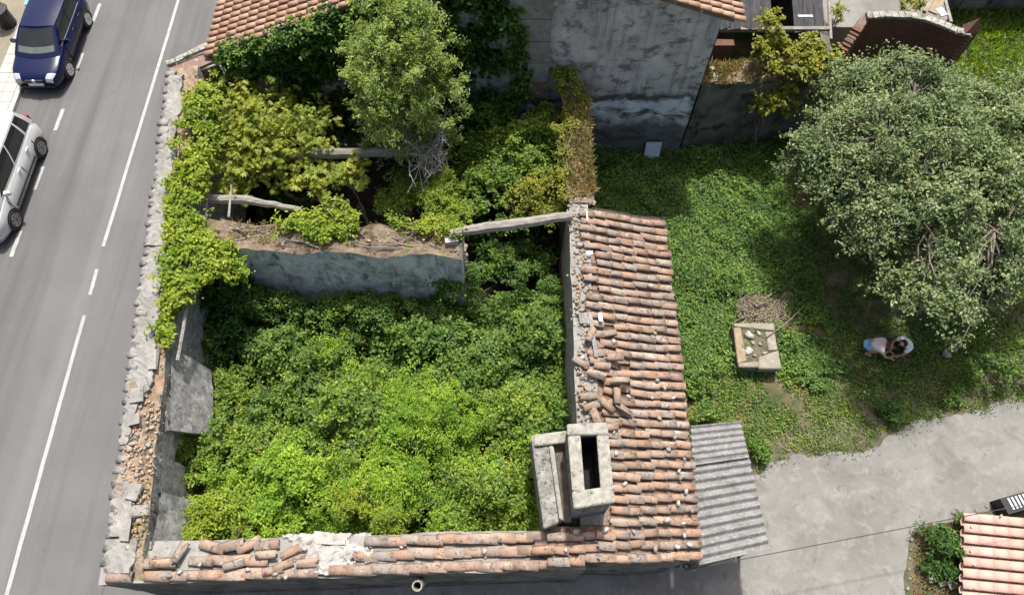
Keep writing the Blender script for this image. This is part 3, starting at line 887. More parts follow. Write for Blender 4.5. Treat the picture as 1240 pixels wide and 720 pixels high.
# slipped tiles where the roof meets the wall
for (u, v, ang, rl) in ((715, 405, 1.15, 0.2), (722, 452, -0.22, 0.5), (752, 458, 0.1, -0.4), (716, 490, 0.4, 0.3), (748, 478, 1.5, 0.2), (757, 492, -0.5, 2.4), (735, 488, -0.7, 0.2), (722, 505, -1.2, 0.1), (745, 430, 0.1, 0.1), (712, 478, 0.2, 0.2), (738, 515, 0.15, 0.2), (703, 437, -0.5, 0.1), (729, 441, 0.05, 0.3)):
    p = at(u, v, 3.72)
    p.z = max(roof_pt(p.x, p.y).z + 0.17, 3.6)
    if p.x < 1.9: p.z = 3.63
    put_tile(ruin, TILES[R.randrange(5)], p, (math.cos(ang), math.sin(ang), -0.28), roll=rl)

# south wall: three rows of tiles laid along the wall top, broken away round a plaster patch
for r_ in range(3):
    x = -8.5 if r_ != 1 else -8.0
    if r_ == 2: x = -6.6
    while x < 0.75:
        gap = (-4.75, -3.55) if r_ == 1 else ((-5.1, -3.25) if r_ == 2 else (-4.3, -3.75))
        yb = 1.34 + 0.292 * r_ + 0.031 * (x + 9) + R.gauss(0, 0.012)
        if not (gap[0] < x < gap[1]) and R.random() > (0.04 if r_ < 2 else 0.10):
            yaw = R.gauss(0, 0.035) + (0.0 if not (r_ == 2 and x < -4.5) else R.gauss(0.1, 0.3))
            put_tile(ruin, TILES[R.choice((0, 1, 2, 4, 3))], (x, yb, 3.335 + R.uniform(-0.01, 0.02) + (0.02 if r_ == 2 else 0)), (1, yaw, -0.035 + R.gauss(0, 0.03)), roll=R.gauss(0, 0.08), sc=R.uniform(1.16, 1.32))
        x += 0.40
for (u, v, ang, rl) in ((198, 681, 0.05, 0.4), (283, 683, 0.3, 0.2), (322, 671, 0.05, 0.3), (352, 668, 0.5, 0.1), (343, 684, 0.4, 0.0), (372, 681, 0.1, 0.2), (330, 690, 0.2, 0.1), (218, 668, 1.2, 0.4)):
    put_tile(ruin, TILES[R.randrange(5)], at(u, v, 3.47), (math.cos(ang), math.sin(ang), -0.1), roll=rl)
# plaster patch and mortar lumps on the south wall
items = []
for _ in range(260):
    u = R.gauss(415, 26)
    v = R.uniform(656, 688)
    items.append((tuple(at(u, v, 3.33 + R.uniform(-0.02, 0.04))), R.uniform(0.03, 0.10)))
for _ in range(200):
    x = R.uniform(-8.8, 1.0)
    items.append(((x, 1.66 + 0.030 * (x + 9) + R.uniform(-0.30, 0.36), 3.34 + R.uniform(-0.02, 0.05)), R.uniform(0.015, 0.05)))
items = items[::3] if len(items) > 300 else items
V, F = [], []
nx_, ny_ = 34, 14
for i in range(nx_ + 1):
    for j in range(ny_ + 1):
        x = -5.15 + 2.0 * i / nx_
        y = 1.40 + 0.86 * j / ny_ + 0.03 * (x + 5)
        e = max(0, 1 - ((x + 4.2 + 0.25 * math.sin(y * 9)) / (0.80 + 0.12 * math.sin(y * 17))) ** 2)
        V.append((x + R.uniform(-0.02, 0.02), y + R.uniform(-0.02, 0.02), 3.30 + 0.10 * e ** 0.5 + 0.035 * fbm(x, y, 3, 9.0) * e + R.uniform(-0.02, 0.02) * e - 0.06 * (e == 0)))
for i in range(nx_):
    for j in range(ny_):
        a_ = i * (ny_ + 1) + j
        F.append((a_, a_ + ny_ + 1, a_ + ny_ + 2, a_ + 1))
mesh_obj('mortar_patch', V, F, M['white_plaster'], ruin, WL[ruin.name])
rocks_stuff('mortar_lumps', items, M['white_plaster'], ruin)
pp = at(392, 652, 3.42)
MB().prism([(pp.x - 0.22, pp.y + 0.17), (pp.x - 0.2, pp.y - 0.1), (pp.x + 0.5, pp.y - 0.13), (pp.x + 0.48, pp.y - 0.02), (pp.x + 0.1, pp.y + 0.14)], 3.36, 3.44).obj('plaster_slab', M['white_plaster'], ruin)
# clay pipe that sticks out of the south wall
pe = at(506, 707, 3.12)
pmb = MB()
n = 12
a0, a1 = pe + Vector((0.0, 0.12, -0.7)), pe + Vector((0, -0.04, 0.12))
ax = (a1 - a0).normalized(); e1 = ax.cross(Vector((0, 0, 1))).normalized(); e2 = ax.cross(e1)
V = []
for c_, r in ((a0, 0.115), (a1, 0.115), (a1, 0.085), (a1 - ax * 0.45, 0.085)):
    V += [c_ + (e1 * math.cos(6.2832 * k / n) + e2 * math.sin(6.2832 * k / n)) * r for k in range(n)]
pmb.add(V, [(i * n + k, i * n + (k + 1) % n, (i + 1) * n + (k + 1) % n, (i + 1) * n + k) for i in range(3) for k in range(n)] + [tuple(3 * n + k for k in range(n))])
pmb.m = [0] * 36 + [1]  # inner end coloured dark for the shaded hollow of the pipe
pmb.obj('drain_pipe', None, ruin, mats=[M['lichen_concrete'], M['dark_inside']])

# ---- road wall top: mortared tile ends along the outer edge, plaster sheets, rubble
y = 14.5
while y > 1.5:
    z = rz(y)
    put_tile(ruin, TILES_MORTAR[R.randrange(3)], (rwx(y) - 0.35 + R.uniform(-0.05, 0.04), y, z - 0.03 + R.uniform(-0.02, 0.02)), (-1, R.gauss(0, 0.09), -0.22 + R.gauss(0, 0.05)), sc=R.uniform(0.85, 1.1))
    y -= 0.27 + R.uniform(-0.02, 0.02)


def plaster_sheet(ya, yb, inner, seed):
    """ragged mortar sheet over the outer part of the wall top between ya and yb"""
    n = max(4, int((ya - yb) / 0.09))
    out, inn = [], []
    for i in range(n + 1):
        y = ya + (yb - ya) * i / n
        out.append(Vector((rwx(y) - 0.47 + 0.05 * math.sin(y * 23.2) + R.uniform(-0.03, 0.03), y, rz(y) + 0.02)))
        inn.append(Vector((rwx(y) + inner(y) + 0.07 * fbm(y, seed, seed, 4.0) + R.uniform(-0.03, 0.03), y, rz(y) + 0.07)))
    V, F = [], []
    m = 6
    for i in range(n + 1):
        for j in range(m):
            p = out[i].lerp(inn[i], j / (m - 1))
            p.z += 0.03 + 0.03 * fbm(p.x * 2, p.y, seed, 4.0) + R.uniform(-0.012, 0.012) - (0.06 if j == 0 else 0)
            V.append(tuple(p))
    off = len(V)
    V += [(a, b, c - 0.09) for a, b, c in V]
    for i in range(n):
        for j in range(m - 1):
            a = i * m + j
            F.append((a, a + m, a + m + 1, a + 1))
            F.append((off + a, off + a + 1, off + a + m + 1, off + a + m))
        F.append((i * m, off + i * m, off + (i + 1) * m, (i + 1) * m))
        F.append((i * m + m - 1, (i + 1) * m + m - 1, off + (i + 1) * m + m - 1, off + i * m + m - 1))
    for i in (0, n):
        for j in range(m - 1):
            a = i * m + j
            F.append((a, a + 1, off + a + 1, off + a) if i == 0 else (a, off + a, off + a + 1, a + 1))
    return mesh_obj('mortar_sheet', V, F, M['cut_mortar'], ruin, WL[ruin.name])


plaster_sheet(14.4, 9.2, lambda y: 0.02, 3)
plaster_sheet(9.15, 5.3, lambda y: 0.10, 5)
plaster_sheet(5.25, 4.2, lambda y: -0.12 - 0.18 * (5.25 - y), 6)
plaster_sheet(3.35, 2.2, lambda y: -0.02 - 0.1 * math.sin(y * 4), 8)
plaster_sheet(2.15, 1.45, lambda y: 0.22, 9)
for (u, v, s1, s2, a) in ((172, 482, 0.34, 0.36, 0.2), (178, 470, 0.22, 0.4, 0.5), (162, 595, 0.30, 0.32, -0.2), (170, 618, 0.34, 0.24, 0.1), (150, 640, 0.22, 0.5, 0.1), (166, 510, 0.26, 0.25, 0.3), (192, 440, 0.2, 0.5, 0.1)):
    p = at(u, v, 3.62)
    p.z = rz(p.y) + 0.12
    MB().box(p, (s1, s2, 0.06), a, tilt=(R.uniform(-0.12, 0.12), R.uniform(-0.12, 0.12)), jit=0.03).obj('mortar_slab', M['cut_mortar'], ruin)
items = []
for _ in range(620):
    y = R.uniform(1.5, 14.5) if R.random() < 0.35 else R.uniform(1.5, 5.2)
    x = rwx(y) + R.uniform(-0.36, 0.38)
    items.append(((x, y, rz(y) + R.uniform(0.0, 0.05)), R.uniform(0.025, 0.075)))
rocks_stuff('rubble', items, M['stone_mix'], ruin)
for _ in range(26):
    y = R.uniform(1.7, 5.0)
    rock_obj('stone', (rwx(y) + R.uniform(-0.32, 0.33), y, rz(y) + 0.05), R.uniform(0.08, 0.14), M['stone'], ruin)
# rubble strip beside the wing roof and on the right wall
items = []
for _ in range(520):
    y = R.uniform(4.5, 10.9)
    items.append(((1.77 + R.gauss(0, 0.13), y, 3.56 + R.uniform(-0.02, 0.05)), R.uniform(0.025, 0.075)))
for _ in range(160):
    y = R.uniform(10.8, 13)
    items.append(((1.9 + R.uniform(-0.34, 0.34), y, 3.58 + R.uniform(-0.02, 0.05)), R.uniform(0.03, 0.09)))
rocks_stuff('rubble', items, M['stone_mix'], ruin)
for _ in range(22):
    y = R.uniform(4.6, 11.4)
    rock_obj('stone', (1.76 + R.gauss(0, 0.09), y, 3.6), R.uniform(0.08, 0.14), M['stone'], ruin)
MB().box(at(707, 385, 3.66), (0.24, 0.28, 0.05), 0.1, tilt=(0.1, 0.05)).obj('mortar_slab', M['fibre_cement'], ruin)
# pale litter on the division wall
items = []
for _ in range(240):
    x = R.uniform(-8.2, -1.4)
    items.append(((x, 9.7 + R.uniform(-0.4, 0.38), 3.66 - 0.028 * (x + 8.45) + R.uniform(-0.0, 0.06)), R.uniform(0.025, 0.07)))
rocks_stuff('rubble', items, M['dry_top'], ruin)
for u, v in ((300, 286), (342, 296), (470, 283), (535, 286), (512, 290), (260, 281), (447, 291)):
    rock_obj('stone', at(u, v, 3.70), R.uniform(0.06, 0.11), M['stone'], ruin, 0.45)
for _ in range(46):
    z = R.uniform(0.9, 3.45)
    rock_obj('stone', (-1.33 + R.uniform(-0.02, 0.04), 9.62 + R.uniform(-0.38, 0.38), z), R.uniform(0.07, 0.15), M['stone'], ruin)
MB().box(at(547, 291, 3.6), (0.34, 0.22, 0.16), 0.1, jit=0.02).obj('stone_block', M['white_plaster'], ruin)
# sticks of laths on the division wall top
lm = MB()
for _ in range(34):
    x = R.uniform(-8.2, -2.0)
    a = R.gauss(0, 0.35)
    L = R.uniform(0.3, 1.0)
    c = Vector((x, 9.72 + R.uniform(-0.3, 0.35), 3.78 - 0.028 * (x + 8.45)))
    dv = Vector((math.cos(a), math.sin(a), R.gauss(0, 0.05))) * L / 2
    lm.tube([c - dv, c + dv], R.uniform(0.012, 0.026), 5)
o = lm.obj('lath', M['dark_wood'], ruin)
o['kind'] = 'stuff'


# ---- beams
def beam(pts, radii, label, mat='old_wood', name='timber_beam', grp=None, n=8):
    pts = [Vector(p) for p in pts]
    fine = []
    rad = []
    for i in range(len(pts) - 1):
        for k in range(6):
            t = k / 6
            q = pts[i].lerp(pts[i + 1], t)
            q += Vector((0, R.gauss(0, 0.008), R.gauss(0, 0.008)))
            fine.append(q)
            rad.append((radii[i] * (1 - t) + radii[i + 1] * t) * R.uniform(0.93, 1.07))
    fine.append(pts[-1]); rad.append(radii[-1])
    mb = MB(); mb.tube(fine, rad, n)
    o = mb.obj(name, M[mat], None, loc=tuple(pts[0]))
    return tag(o, label, 'beam', grp)


beam([at(545, 283, 3.78), at(565, 279, 3.8), at(640, 269, 3.8), at(692, 261, 3.74)], [0.10, 0.14, 0.15, 0.12], 'long weathered grey log spanning from the division wall to the right wall')
beam([at(255, 191, 3.4), at(365, 187, 3.4), at(470, 184, 3.4), at(512, 183, 3.4)], [0.12, 0.14, 0.15, 0.12], 'dark grey beam crossing the back room behind the olive tree', 'dark_wood')
beam([at(238, 240, 3.75), at(300, 242, 3.7), at(365, 254, 3.6)], [0.13, 0.12, 0.07], 'short split grey beam lying just behind the division wall by the vine')
beam([at(238, 211, 3.6), at(252, 213, 3.6)], [0.12, 0.12], 'stub of a broken beam between vine and olive tree')
for (u0, v0, u1, v1, lb) in ((253, 196, 249, 268, 'thin pale pole on the left of two crossing the short split beam'), (281, 214, 277, 263, 'thin pale pole on the right of two crossing the short split beam')):
    mb = MB(); mb.tube([at(u0, v0, 3.75), at(u1, v1, 3.86)], [0.03, 0.035], 7)
    tag(mb.obj('pole', M['old_wood'], None, loc=tuple(at(u0, v0, 3.75))), lb, 'pole')
mb = MB(); mb.tube([at(229, 352, 3.95), at(222, 398, 3.85), at(215, 436, 3.75)], [0.05, 0.045, 0.05], 7)
tag(mb.obj('pole', M['old_wood'], None, loc=tuple(at(229, 352, 3.95))), 'pale slim pole lying below the lime vine on the inner edge of the road wall', 'pole')
for y, lb in ((6.9, 'old rafter laid between the rubble strip and the tiles of the right wing'),):
    mb = MB()
    mb.box((2.0, y + 0.02, 3.68), (0.09, 1.15, 0.05), 0.08)
    tag(mb.obj('plank', M['fibre_cement'], None, loc=(2.0, y, 3.68)), 'narrow pale grey strip standing between the rubble and the roof tiles', 'strip')
tag(MB().box(at(727, 384, 3.70), (0.10, 0.22, 0.03), 0.1, tilt=(0.05, 0.1)).obj('plastic_sheet', M['plastic_white'], None, loc=tuple(at(727, 384, 3.70))), 'small bright white sheet caught at the top edge of the roof tiles', 'sheet')
tag(MB().box(at(714, 306, 3.70), (0.17, 0.09, 0.03), 0.1).obj('plastic_sheet', M['plastic_white'], None, loc=tuple(at(714, 306, 3.70))), 'tiny white scrap on the rubble near the upper end of the wing roof', 'scrap')
tag(MB().box(at(711, 262, 3.7), (0.03, 0.30, 0.03), 0.0).obj('plastic_sheet', M['plastic_white'], None, loc=tuple(at(711, 262, 3.7))), 'thin white strip at the top left corner of the wing roof', 'scrap')

# ---- stones that weigh the roof down
spots = [(787, 347, 0.13, 'whitish'), (793, 380, 0.11, 'grey'), (744, 413, 0.11, 'grey'), (793, 403, 0.09, 'whitish'), (744, 436, 0.10, 'white'), (735, 446, 0.10, 'grey'), (796, 460, 0.12, 'white'), (804, 470, 0.10, 'grey'),
         (761, 481, 0.10, 'pale'), (790, 482, 0.08, 'pale'), (815, 481, 0.10, 'whitish'), (807, 492, 0.10, 'grey'), (798, 506, 0.13, 'grey'), (818, 530, 0.10, 'white'), (746, 548, 0.09, 'whitish'), (810, 544, 0.12, 'whitish'), (829, 556, 0.09, 'grey'), (823, 569, 0.12, 'white'), (824, 579, 0.11, 'grey'),
         (757, 586, 0.10, 'grey'), (831, 595, 0.10, 'whitish'), (822, 609, 0.10, 'grey'), (743, 523, 0.08, 'white'), (766, 642, 0.13, 'grey'), (807, 629, 0.12, 'whitish'), (828, 634, 0.10, 'white'), (838, 619, 0.10, 'grey'), (828, 648, 0.09, 'grey'), (794, 664, 0.13, 'white'), (820, 663, 0.11, 'pale'), (835, 660, 0.10, 'white'), (734, 642, 0.13, 'pale'), (698, 642, 0.12, 'grey'), (685, 665, 0.10, 'grey')]
spots.sort(key=lambda s: s[1])
ordn = ['first', 'second', 'third', 'fourth', 'fifth', 'sixth', 'seventh', 'eighth', 'ninth', 'tenth', 'eleventh', 'twelfth', 'thirteenth', 'fourteenth', 'fifteenth', 'sixteenth', 'seventeenth', 'eighteenth', 'nineteenth', 'twentieth', 'twenty first', 'twenty second', 'twenty third', 'twenty fourth', 'twenty fifth', 'twenty sixth', 'twenty seventh', 'twenty eighth']
cnt = {'l': 0, 'r': 0}
for u, v, s, c in spots:
    p = at(u, v, 3.25)
    for _ in range(4):
        p = at(u, v, roof_pt(p.x, p.y).z + 0.16)
    side = 'r' if p.x > 3.3 else 'l'
    lab = f'{c} stone on the wing roof tiles, {ordn[cnt[side]]} from the top ' + ('on the eave side' if side == 'r' else 'on the chimney side')
    cnt[side] += 1
    tag(rock_obj('roof_stone', p, s, M['pale_stone'], None, 0.65), lab, 'stone', 'stones weighing down the roof tiles')
ex = [(206, 697, 'small white stone on the bottom tile row, nearer the left corner of the south wall'), (218, 693, 'white stone beside another on the bottom tile row near the left corner'), (243, 682, 'white stone on the second tile row, right of the left corner'), (340, 680, 'white speckled stone between slipped tiles on the south wall'), (300, 690, 'grey white lump on the south wall beside a tilted brown tile'), (368, 665, 'big white lump at the end of a slipped tile left of the plaster patch'), (346, 698, 'white lump on the bottom tile row left of the plaster patch'), (333, 695, 'small grey stone left of the white lump on the bottom tile row'), (587, 667, 'pale stone on the tiles of the south wall left of the chimney')]
for u, v, lab in ex:
    tag(rock_obj('roof_stone', at(u, v, 3.47), R.uniform(0.085, 0.12), M['pale_stone'], None, 0.7), lab, 'stone', 'stones on the south wall tiles')

# ------------------------------------------------------------------ chimney
ch = thing('chimney', (1.62, 3.4, 3.3), 'big lichen grey chimney with an open rectangular flue at the roof corner', 'chimney')
TL, TR, BR, BL = at(686, 513, 5.0), at(735, 511, 5.0), at(744.5, 608, 5.0), at(695, 616, 5.0)
fl = [at(703, 527, 5.0), at(723, 526, 5.0), at(728, 594, 5.0), at(708, 596, 5.0)]
outer = [TL, TR, BR, BL]


def quad_block(q, z0, z1, name, mat, parent, jit=0.012):
    V = [(p.x + R.uniform(-jit, jit), p.y + R.uniform(-jit, jit), z) for z in (z0, z1) for p in q]
    F = [(0, 1, 2, 3), (7, 6, 5, 4), (0, 4, 5, 1), (1, 5, 6, 2), (2, 6, 7, 3), (3, 7, 4, 0)]
    me = fast_mesh(name, np.array(V) - np.array(WL[parent.name]), F, mat)
    bm = bmesh.new(); bm.from_mesh(me)
    bmesh.ops.recalc_face_normals(bm, faces=bm.faces)
    bmesh.ops.bevel(bm, geom=list(bm.edges), offset=0.018, segments=2, affect='EDGES')
    bm.to_mesh(me); bm.free()
    return link(name, me, parent, tuple(WL[parent.name]))


pL0, pL1 = TL.lerp(BL, 0.14), TL.lerp(BL, 0.80)
pR0, pR1 = TR.lerp(BR, 0.16), TR.lerp(BR, 0.80)
zc = 4.86
quad_block([TL, TR, pR0, pL0], zc, 5.02, 'cap_stone', M['lichen_concrete'], ch)
quad_block([pL1, pR1, BR, BL], zc, 5.01, 'cap_stone', M['lichen_concrete'], ch)
quad_block([pL0 + Vector((0, -0.012, 0)), fl[0] + Vector((0, 0, 0)), fl[3], pL1 + Vector((0, 0.012, 0))], zc, 5.0, 'cap_stone', M['lichen_concrete'], ch)
quad_block([fl[1], pR0 + Vector((0, -0.012, 0)), pR1 + Vector((0, 0.012, 0)), fl[2]], zc, 5.005, 'cap_stone', M['lichen_concrete'], ch)
# stack: four hollow sides a little inside the cap
cx = sum(p.x for p in outer) / 4; cy = sum(p.y for p in outer) / 4
ins = [Vector((cx + (p.x - cx) * 0.93, cy + (p.y - cy) * 0.96, 0)) for p in outer]
inf = [Vector((p.x, p.y, 0)) for p in fl]
V, F = [], []
for z in (3.2, zc - 0.001):
    V += [(p.x, p.y, z) for p in ins] + [(p.x, p.y, z) for p in inf]
for k in range(4):
    j = (k + 1) % 4
    F += [(k, j, 8 + j, 8 + k), (4 + k, 12 + k, 12 + j, 4 + j), (8 + k, 8 + j, 12 + j, 12 + k)]
mi = [0, 1, 0] * 4
V += [(p.x, p.y, 3.85) for p in inf]; F.append((16, 17, 18, 19)); mi.append(1)
mesh_obj('stack', V, F, None, ch, WL[ch.name], False, [M['soot_concrete'], M['dark_inside']], mi)
# lower breast on the courtyard side: ledge, raised kerb and dark joint
hL0, hR0, hL1, hR1 = at(643, 527, 3.95), at(686, 522, 3.95), at(659, 640, 3.95), at(688, 628, 3.95)
quad_block([hL0, hL0.lerp(hR0, 0.5), hL1.lerp(hR1, 0.62), hL1], 2.6, 3.95, 'breast', M['soot_concrete'], ch)
a0, a1 = hL0.lerp(hR0, 0.5), hL1.lerp(hR1, 0.62)
quad_block([a0 + Vector((0.0, -0.30, 0)), a0 + Vector((0.10, -0.31, 0)), a1 + Vector((0.09, 0.05, 0)), a1 + Vector((0.0, 0.05, 0))], 3.3, 4.06, 'ledge', M['lichen_concrete'], ch)
quad_block([hL0 + Vector((0.06, 0, 0)), hR0, hR0 + Vector((0.03, -0.28, 0)), hL0 + Vector((0.08, -0.27, 0))], 3.97, 4.05, 'ledge', M['lichen_concrete'], ch)
quad_block([a0 + Vector((0.11, -0.1, 0)), a0 + Vector((0.42, -0.1, 0)), a1 + Vector((0.30, 0.05, 0)), a1 + Vector((0.10, 0.05, 0))], 2.6, 3.72, 'breast', M['breast'], ch)

# ------------------------------------------------------------------ corrugated lean-to
lt = thing('lean_to', (5.2, 3.4, 0), 'grey corrugated fibre cement lean-to roof against the tiled wing', 'lean-to')
la, lb_, lc, ld = at(836, 516, 2.42), at(897, 510, 2.1), at(932, 664, 2.1), at(846, 684, 2.42)


def corr_sheet(t0, t1, pitch, amp, dz, ext=0.0):
    n = int((t1 - t0) * (la - ld).length / pitch) * 8
    V, F = [], []
    m = 4
    for i in range(n + 1):
        t = t0 + (t1 - t0) * i / n
        i0, o0 = la.lerp(ld, t), lb_.lerp(lc, t)
        h = amp * math.cos(2 * math.pi * i / 8)
        for j in range(m):
            p = i0.lerp(o0, j / (m - 1) + (ext if j == m - 1 else 0))
            V.append((p.x + R.uniform(-0.004, 0.004), p.y, p.z + h + dz + 0.01 * fbm(p.x, p.y, 2, 1.0)))
    off = len(V)
    V += [(x, y, z - 0.012) for x, y, z in V]
    for i in range(n):
        for j in range(m - 1):
            a = i * m + j
            F.append((a, a + m, a + m + 1, a + 1)); F.append((off + a, off + a + 1, off + a + m + 1, off + a + m))
        F.append((i * m + m - 1, (i + 1) * m + m - 1, off + (i + 1) * m + m - 1, off + i * m + m - 1))
    for j in range(m - 1):
        F.append((j, j + 1, off + j + 1, off + j)); a = n * m + j
        F.append((a, off + a, off + a + 1, a + 1))
    return mesh_obj('roof_sheet', V, F, M['fibre_cement'], lt, WL[lt.name])


corr_sheet(0.0, 0.30, 0.15, 0.034, 0.035, -0.01)
corr_sheet(0.275, 1.0, 0.20, 0.052, 0.0, 0.0)
for t in (0.03, 0.5, 0.97):
    p = lb_.lerp(lc, t) + Vector((-0.12, 0, -0.06))
    MB().box((p.x, p.y, p.z / 2 - 0.06), (0.09, 0.09, p.z)).obj('post', M['dark_wood'], lt)
q0, q1 = lb_ + Vector((-0.12, 0, -0.085)), lc + Vector((-0.12, 0, -0.085))
MB().tube([q0, q1], 0.05, 6).obj('beam', M['dark_wood'], lt)
# cable and its bracket
cb = MB()
c0, c1 = at(828, 690, 2.32), at(1290, 601, 2.3)
pts = [c0.lerp(c1, i / 14) + Vector((0, 0, -0.10 * math.sin(math.pi * i / 14))) for i in range(15)]
cb.tube(pts, 0.011, 5)
tag(cb.obj('overhead_cable', M['cable'], None, loc=tuple(c0)), 'thin black cable stretched over the drive from the lean-to to the pink roof', 'cable')
bk = thing('cable_bracket', tuple(at(834, 686, 2.3)), 'small tangle of black cable and clamp at the corner of the lean-to', 'bracket')
mb = MB()
for _ in range(5):
    c = at(834 + R.uniform(-5, 5), 686 + R.uniform(-3, 3), 2.3)
    mb.tube([c + Vector((0.09 * math.cos(k), 0.06 * math.sin(k), 0.02 * k)) for k in [i * 0.9 for i in range(8)]], 0.010, 5)
mb.obj('coil', M['cable'], bk)
MB().box(at(838, 684, 2.32), (0.16, 0.05, 0.08), 0.3).obj('clamp', M['trim'], bk)

# ------------------------------------------------------------------ tile-roofed house behind the ruin
house = thing('tiled_house', (-1.0, 15.3, 0), 'grey gabled house with orange tiled roof standing behind the ruin', 'house')
GY = 15.35                                        # plane of its gable wall
HL, HRt, RX, RZ = (-8.62, 4.62), (6.02, 5.90), -0.28, 8.05   # left eave, right eave, ridge (x, z)
hz = lambda x: HL[1] + (RZ - HL[1]) * (x - HL[0]) / (RX - HL[0]) if x < RX else HRt[1] + (RZ - HRt[1]) * (HRt[0] - x) / (HRt[0] - RX)
WX0, WX1 = -8.45, 5.72


def gable(x0, x1, y0, y1, name, mats, zb=-0.1, drop=0.10, bump=0.02, seed=31):
    nx, nz = max(2, int((x1 - x0) / 0.3)), 20
    V, F = [], []
    for i in range(nx + 1):
        x = x0 + (x1 - x0) * i / nx
        for k in range(nz + 1):
            z = zb + (hz(x) - drop - zb) * k / nz
            V.append((x, y0 + bump * fbm(x, z, seed, 2.0), z))
    m = nz + 1
    for i in range(nx):
        for k in range(nz):
            F.append((i * m + k, (i + 1) * m + k, (i + 1) * m + k + 1, i * m + k + 1))
    return mesh_obj(name, V, F, mats, house, WL[house.name])


# gable render: dirty grey above, black-mottled limewash below, darker towards the ground
m_, nt, p_ = new_mat('gable_render')
vv = world_vec(nt)
up = ramp(nt, noise(nt, vv, 1.1, 6), [(0.25, (0.28, 0.273, 0.266)), (0.5, (0.44, 0.43, 0.42)), (0.75, (0.60, 0.59, 0.575))])
up = mix(nt, ramp(nt, noise(nt, world_vec(nt, (1, 1, 1.4)), 2.2, 8, 0.72, 0.3), [(0.50, 0.0), (0.62, 0.8)]), up, (0.075, 0.075, 0.075))
up = mix(nt, ramp(nt, noise(nt, world_vec(nt, (3.2, 1, 0.22)), 1.6, 6, 0.65, 0.3), [(0.52, 0.0), (0.70, 0.6)]), up, (0.10, 0.10, 0.097))
low = ramp(nt, noise(nt, vv, 1.5, 5), [(0.3, (0.44, 0.50, 0.58)), (0.7, (0.66, 0.72, 0.78))])
low = mix(nt, ramp(nt, noise(nt, world_vec(nt, (0.85, 1, 1.5)), 1.25, 7, 0.68, 0.5), [(0.50, 0.0), (0.60, 0.93)]), low, (0.045, 0.045, 0.045))
sep = nt.nodes.new('ShaderNodeSeparateXYZ'); nt.links.new(vv, sep.inputs[0])
foot_dark = nt.nodes.new('ShaderNodeMath'); foot_dark.operation = 'MULTIPLY_ADD'
nt.links.new(noise(nt, vv, 1.3, 6), foot_dark.inputs[0]); foot_dark.inputs[1].default_value = -2.6; nt.links.new(sep.outputs['Z'], foot_dark.inputs[2])
low = mix(nt, ramp(nt, foot_dark.outputs[0], [(0.0, 0.88), (0.75, 0.0)]), low, (0.055, 0.055, 0.053))
ad = nt.nodes.new('ShaderNodeMath'); ad.operation = 'MULTIPLY_ADD'
nt.links.new(noise(nt, vv, 0.9, 5), ad.inputs[0]); ad.inputs[1].default_value = 2.4; nt.links.new(sep.outputs['Z'], ad.inputs[2])
dv_ = nt.nodes.new('ShaderNodeMath'); dv_.operation = 'MULTIPLY'; dv_.inputs[1].default_value = 0.1; nt.links.new(ad.outputs[0], dv_.inputs[0])
hgt = dv_.outputs[0]
col = mix(nt, ramp(nt, hgt, [(0.385, 0.0), (0.41, 1.0)]), low, up)
col = mix(nt, ramp(nt, hgt, [(0.365, 0.0), (0.385, 0.9), (0.395, 0.9), (0.415, 0.0)]), col, (0.05, 0.05, 0.05))
nt.links.new(col, p_.inputs['Base Color']); p_.inputs['Roughness'].default_value = 0.92
bn = nt.nodes.new('ShaderNodeBump'); bn.inputs['Strength'].default_value = 0.6; bn.inputs['Distance'].default_value = 0.03
nt.links.new(noise(nt, vv, 14, 7, 0.7), bn.inputs['Height']); nt.links.new(bn.outputs[0], p_.inputs['Normal'])
M['gable'] = m_
gable(WX0, WX1, GY, GY, 'gable_wall', M['gable'])
# side walls
sw_ = MB()
sw_.box((WX1 - 0.15, GY + 5.0, 2.75), (0.3, 9.9, 5.5))
sw_.box((WX0 + 0.15, GY + 5.0, 2.1), (0.3, 9.9, 4.2))
sw_.obj('side_wall', M['grey_render'], house)
# rendered buttress in blocks above the old right wall
bz = [(-0.1, 2.9), (2.93, 3.55), (3.58, 4.35), (4.38, 5.15), (5.18, 5.95), (5.98, 6.8)]
for i, (z0, z1) in enumerate(bz):
    x0, x1 = (-0.05 if i > 2 else 0.45), 1.08
    b = MB().box(((x0 + x1) / 2, GY - 0.10, (z0 + z1) / 2), (x1 - x0, 0.24 + 0.01 * (i % 2), z1 - z0), jit=0.015)
    b.obj('render_panel', M['plaster_red'] if i == 1 else (M['dark_wall'] if i == 0 else M['cut_mortar']), house)
MB().box((-0.17, GY - 0.12, 4.6), (0.2, 0.26, 2.0), jit=0.01).obj('render_panel', M['cut_mortar'], house)
mb = MB(); mb.box((0.75, 15.16, 2.2), (0.55, 0.06, 0.8), jit=0.01)
mb.obj('board', M['pale_blue'], house)


